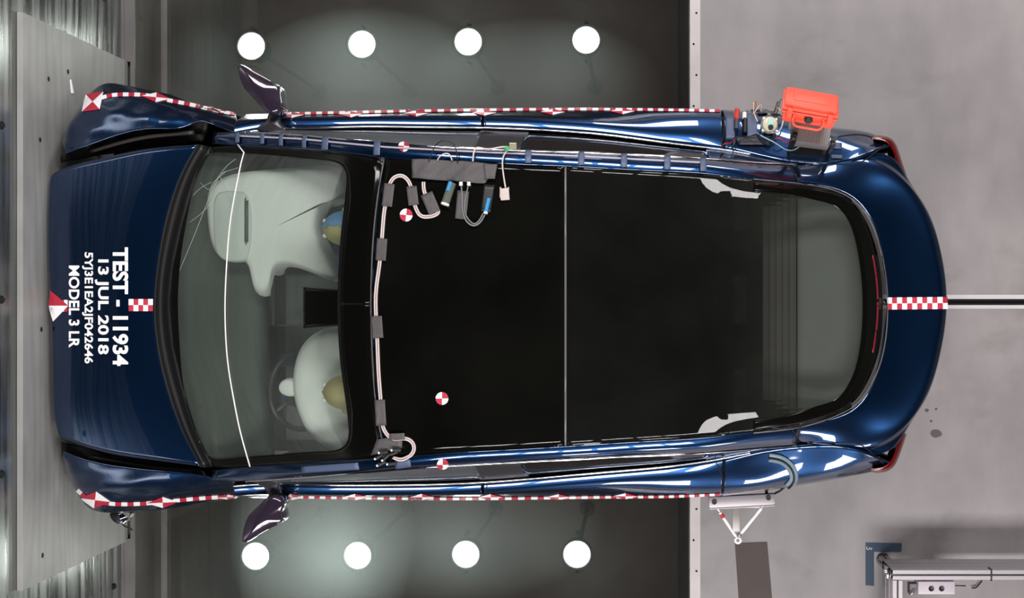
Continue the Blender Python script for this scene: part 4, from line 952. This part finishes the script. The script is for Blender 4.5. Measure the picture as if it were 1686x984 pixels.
obj('body', cyl(hit(1213, 186, .014), hit(1212, 202, .014), .012, 16), redpl, fc_, smooth='auto'); obj('cap', cyl(hit(1212, 202, .014), hit(1212, 216, .014), .011, 16), mat('dark_grey_plastic', (62, 62, 70)), fc_, smooth='auto')
fb = thing('toggle_switch', hit(1226, 205), 'upright black switch with a white cap between the red cartridge and round module', 'switch')
obj('body', cyl(hit(1226, 200, .014), hit(1226, 222, .014), .011, 14), blackpl, fb, smooth='auto'); obj('cap', cyl(hit(1225, 192, .018), hit(1225, 200, .018), .010, 14), white, fb, smooth='auto')
gt2 = 'blue-grey tape pieces on the rear fender'
tape([(1195,190),(1210,191),(1210,230),(1195,230)], bluetape, 'blue-grey tape strip left of the red cartridge beside the door seam', gt2, 'car', .004)
tape([(1229,183),(1246,184),(1247,228),(1230,226)], bluetape, 'blue-grey tape piece between the switch and the round module', gt2, 'car', .004)
tape([(1362,234),(1386,236),(1386,246),(1360,244)], bluetape, 'blue-grey tape piece right of the instrument box on the fender', gt2, 'car', .004)
tape([(1368,255),(1388,256),(1387,262),(1368,261)], bluetape, 'small blue-grey tape piece below the others on the rear fender', gt2, 'car', .004)
tape([(1210,228),(1246,224),(1262,240),(1216,240)], mat('dark_tape', (40, 42, 52), rough=.35, bump=.4, bscale=30), 'crumpled dark tape below the module on the fender edge', gt2, 'car', .008)
tape([(1236,175),(1262,172),(1284,186),(1250,190)], mat('dark_tape', (40, 42, 52)), 'crumpled dark tape above the module on the fender edge', gt2, 'car', .008)
# strap on lower fender
sg = [tuple(q[:2]) for q in spl([(1266,752,0),(1290,758,0),(1305,775,0),(1306,790,0),(1296,802,0)], 30)]
def band(off0, wd, m_, name, parent=None, **k):
    G = []
    for i, p in enumerate(sg):
        a = Vector(sg[max(i-1, 0)]); b_ = Vector(sg[min(i+1, 29)]); d = (b_-a).normalized(); nn = Vector((-d.y, d.x))
        G.append([hit(p[0]+nn.x*(off0+wd*s), p[1]+nn.y*(off0+wd*s), .005) for s in (-.5, 0, .5)])
    return obj(name, solid(grid(G), .002), m_, parent, **k)
stt = band(0, 14, mat('clear_grey_tape', (120, 142, 156), rough=.35), 'cable_tape', label='curved pale grey tape band over a cable on the lower rear fender', cat='tape')
obj('cable', tube([hit(*p, .010) for p in sg]+[PX((1284, 808, .86)), PX((1276, 812, .8))], .005, 8), cableb, stt)
# ---------------------------------------------------------------- bracket on the lower side
br = thing('tow_bracket', PX((1222, 832, .7)), 'aluminium bracket with two white rods meeting at a ring, on the lower car side', 'bracket')
zb = .80
obj('bar', xf(join(box((-.155, -.03, -.02), (.155, .022, .02), .004), box((-.155, -.036, -.026), (.155, -.03, .022), .001)), T_(PX((1221, 822, zb))) @ Rz(3)), alum, br, smooth='auto')
for px, py in ((1176, 826), (1265, 819)): obj('bolt', lathe(PX((px, py, zb+.02)), (0, 0, 1), [(.012, 0), (.012, .006), (.006, .006), (.006, .003), (.0001, .003)], 14), blackpl, br, smooth='auto')
obj('plate', box(PX((1178, 835, .76)), PX((1250, 829, .76))+Vector((0, 0, .01))), white, br, smooth=False)
obj('strut', xf(box((-.018, -.105, -.01), (.018, .02, .01), .003), T_(PX((1212, 838, .74)))), mat('satin_grey_metal', (150, 144, 142)), br, smooth='auto')
tip = PX((1215, 889, .70))
for a, nm in ((PX((1180, 835, .76)), 0), (PX((1260, 828, .76)), 1)):
    e = PX((1218, 880, .72)) if nm else tip+Vector((-.004, .012, .003))
    rd_ = obj('rod', join(cyl(a, a.lerp(e, .15), .004, 10), cyl(a.lerp(e, .15), a.lerp(e, .93), .0085, 12), cyl(a.lerp(e, .93), e, .004, 10)), white, br, smooth='auto')
    if not nm: obj('band', cyl(a.lerp(e, .2), a.lerp(e, .32), .0095, 12), redpl, rd_, smooth='auto')
obj('ring', lathe(tip, (0, 0, 1), [(.013+.006*math.cos(t), .006*math.sin(t)) for t in np.linspace(0, 2*math.pi, 10, endpoint=False)], 24, closed=True), white, br)
obj('joint', sphere(PX((1217, 881, .72)), .012), alum, br)
obj('post', cyl(PX((1262, 812, .78)), PX((1262, 800, .84)), .008, 10), blackpl, br)
# ---------------------------------------------------------------- floor things
pt = [PX((x, y, 0)) for x, y in ((1210, 894), (1263, 892), (1276, 1040), (1220, 1042))]
obj('floor_plate', prism([p.xy for p in pt], .0, .003), mat('dark_rubber_mat', (94, 86, 84), rough=.85, spec=.15), smooth=False, label='dark grey rectangular mat on the floor below the white bracket rods', cat='mat')
bt_ = obj('corner_tape', join(prism([PX((x, y, 0)).xy for x, y in ((1425,893),(1439,893),(1439,964),(1425,963))], 0, .002), prism([PX((x, y, 0)).xy for x, y in ((1439,893),(1485,894),(1484,908),(1439,908))], 0, .002)), mat('navy_floor_tape', (64, 78, 96), rough=.6, spec=.2), smooth=False, label='dark blue L-shaped tape mark on the floor at the corner of the aluminium frame', cat='tape')
obj('handwriting', tube([PX((x, y, .003)) for x, y in ((1428,899),(1427,903),(1430,904),(1432,901),(1433,903),(1435,904),(1435,901))], .0015, 6, 24), white, bt_)
# aluminium frame
fr_ = thing('profile_frame', PX((1460, 930, 0)), 'aluminium profile frame standing on the floor in the lower right corner', 'frame')
zt = .4
def prof(lo, hi, ax):
    """slotted profile bar"""
    lo = Vector(lo); hi = Vector(hi); P = []
    g_ = .004; c = [(lo[i]+hi[i])/2 for i in range(3)]
    for sx in (0, 1):
        for sy in (0, 1):
            l = lo.copy(); h = hi.copy(); o2 = [i for i in range(3) if i != ax]
            for k, s in zip(o2, (sx, sy)):
                if s: l[k] = c[k]+g_
                else: h[k] = c[k]-g_
            P.append(box(l, h, .002))
    l = lo.copy(); h = hi.copy(); o2 = [i for i in range(3) if i != ax]
    for k in o2: l[k] += .006; h[k] -= .006
    P.append(withmat(box(l, h), 1))
    return join(*P)
tl_ = PX((1470, 938, zt)); wX = .05; xr = 2.3; yd = -1.75
am = [alum, blackpl]
obj('top_rail', prof((tl_.x, tl_.y-.05, zt-.05), (xr, tl_.y, zt), 0), am, fr_, smooth=False)
obj('lower_rail', prof((tl_.x, tl_.y-.05, .12), (xr, tl_.y, .19), 0), am, fr_, smooth=False)
obj('middle_rail', prof((tl_.x, tl_.y-.05, .2), (xr, tl_.y, .34), 0), am, fr_, smooth=False)
obj('side_rail', prof((tl_.x, yd, zt-.05), (tl_.x+.05, tl_.y-.052, zt), 1), am, fr_, smooth=False)
obj('side_rail', prof((tl_.x, yd, .12), (tl_.x+.05, tl_.y-.052, .3), 1), am, fr_, smooth=False)
obj('leg', prof((tl_.x+.0, tl_.y-.049, .02), (tl_.x+.049, tl_.y-.001, zt-.002), 2), am, fr_, smooth=False)
obj('leg', prof((xr-.05, tl_.y-.049, .02), (xr-.001, tl_.y-.001, zt-.002), 2), am, fr_, smooth=False)
obj('leg', prof((tl_.x+.0, yd, .02), (tl_.x+.049, yd+.05, zt-.002), 2), am, fr_, smooth=False)
for x, y in ((tl_.x+.025, tl_.y-.025), (xr-.025, tl_.y-.025), (tl_.x+.025, yd+.025)): obj('foot', lathe((x, y, 0), (0, 0, 1), [(.035, 0), (.035, .008), (.012, .014), (.012, .022)], 18), blackpl, fr_, smooth='auto')
obj('corner_bracket', join(box((tl_.x-.012, tl_.y-.06, .22), (tl_.x, tl_.y-.005, .32), .002), cyl((tl_.x-.012, tl_.y-.03, .29), (tl_.x-.02, tl_.y-.03, .29), .01, 12)), chrome, fr_, smooth='auto')
obj('cable_tie', join(box((PX((1631, 0, zt)).x, tl_.y-.055, zt-.055), (PX((1633.5, 0, zt)).x, tl_.y+.004, zt+.003))), blackpl, fr_, smooth=False)
sb_ = thing('sensor_box', PX((1542, 967, .28)), 'small pale box with two round black openings inside the aluminium frame', 'sensor')
lo = PX((1512, 978, .3)); hi = PX((1572, 961, .3))
obj('body', box((lo.x, lo.y, .2), (hi.x, hi.y+.012, .3), .003), mat('pale_lilac_box', (205, 194, 204), rough=.5), sb_, smooth='auto')
for px in (1533.5, 1550.5):
    p = PX((px, 968.5, .3)); obj('opening', lathe(p, (0, 0, 1), [(.0145, .0), (.0135, .002), (.011, .001), (.0001, .0008)], 20), blackpl, sb_, smooth='auto')
obj('side_block', box(PX((1494, 974, .2)), PX((1505, 957, .2))+Vector((0, 0, .06))), mat('grey_block', (120, 112, 116)), sb_, smooth=False)
obj('stand', box(PX((1520, 956, .0)), PX((1556, 949, .0))+Vector((0, 0, .19))), galv, sb_, smooth=False)
obj('plug', cyl(PX((1573, 963.5, .27)), PX((1590, 964, .27)), .003, 8), blackpl, sb_)
obj('lever', cyl(PX((1507, 972, .28)), PX((1498, 979, .28)), .004, 8), chrome, sb_)
obj('black_cable', tube([PX((x, y, .02)) for x, y in ((1600,967),(1605,967.5),(1611,963),(1617,955))], .004, 8, 20), cableb, label='short black cable lying beside the sensor box with two holes', cat='cable')
# fluid stains with their own outline, flat on the floor
stain = mat('oil_stain', (88, 80, 79), rough=.5)
def blot(px, py, r, seed, label):
    rs = np.random.RandomState(seed); n = 22; c = PX((px, py, 0)); a = rs.uniform(.8, 1.2, n); a = (a+np.roll(a, 1)+np.roll(a, -1))/3
    obj('stain', prism([(c.x+r*a[k]*math.cos(2*math.pi*k/n), c.y+r*a[k]*math.sin(2*math.pi*k/n)*.8) for k in range(n)], 0, .0008), stain, smooth=False, label=label, cat='stain', group='dark spots on the concrete floor')
blot(1541, 713, .03, 1, 'largest dark oil spot on the floor behind the car'); blot(1526, 675, .012, 2, 'small dark spot on the floor close to the rear corner of the car'); blot(1541, 673, .008, 3, 'tiny dark spot on the floor, upper right of the largest oil spot'); blot(1533, 693, .008, 5, 'tiny dark spot on the floor just above the largest oil spot')
# debris
def shard(px, py, z, L, a, lb, m_=chrome):
    c = PX((px, py, z)); d = Vector((math.cos(a), math.sin(a), 0))*L/2; n = Vector((-d.y, d.x, 0)).normalized()*L*.12
    V = [c-d, c+n, c+d, c-n*.8]; V = V+[v+Vector((0, 0, .003)) for v in V]
    return obj('metal_shard', (V, [[3, 2, 1, 0], [4, 5, 6, 7], [0, 1, 5, 4], [1, 2, 6, 5], [2, 3, 7, 6], [3, 0, 4, 7]]), m_, smooth=False, label=lb, cat='shard')
# bright splinter stuck on the plywood
for px, py, px2, py2, lb in ((108, 131, 114, 153, 'bright metal splinter in front of the wood panel near its upper end'),):
    zz = 1.0
    a = PX((px, py, .72)); b_ = PX((px2, py2, .70)); a.x = max(a.x, WX+.004); b_.x = max(b_.x, WX+.004)
    obj('metal_shard', cyl(a, b_, .004, 6, .008), white, smooth=False, label=lb, cat='shard')
hl = thing('broken_headlight', PX((205, 853, .62)), 'smashed clear headlight fragment sticking out below the crushed lower fender', 'headlight')
obj('shell', puffy([(186,842),(200,838),(216,840),(216,850),(205,860),(193,856)], .58, .70, .3, 6, 30), blackpl, hl)
obj('lens', join(*[xf(box((-.02, -.012, -.003), (.02, .012, .003), .001), T_(PX((x, y, z))) @ Rz(a) @ Ry(a*.7)) for x, y, z, a in ((203,848,.71,20),(209,845,.72,-30),(200,855,.70,60),(207,858,.69,130))]), chrome, hl, smooth=False)
obj('wire_tail', tube([PX(p) for p in ((200,858,.64),(206,866,.6),(213,869,.58),(218,872,.55))], .004, 6, 16), cableb, hl)
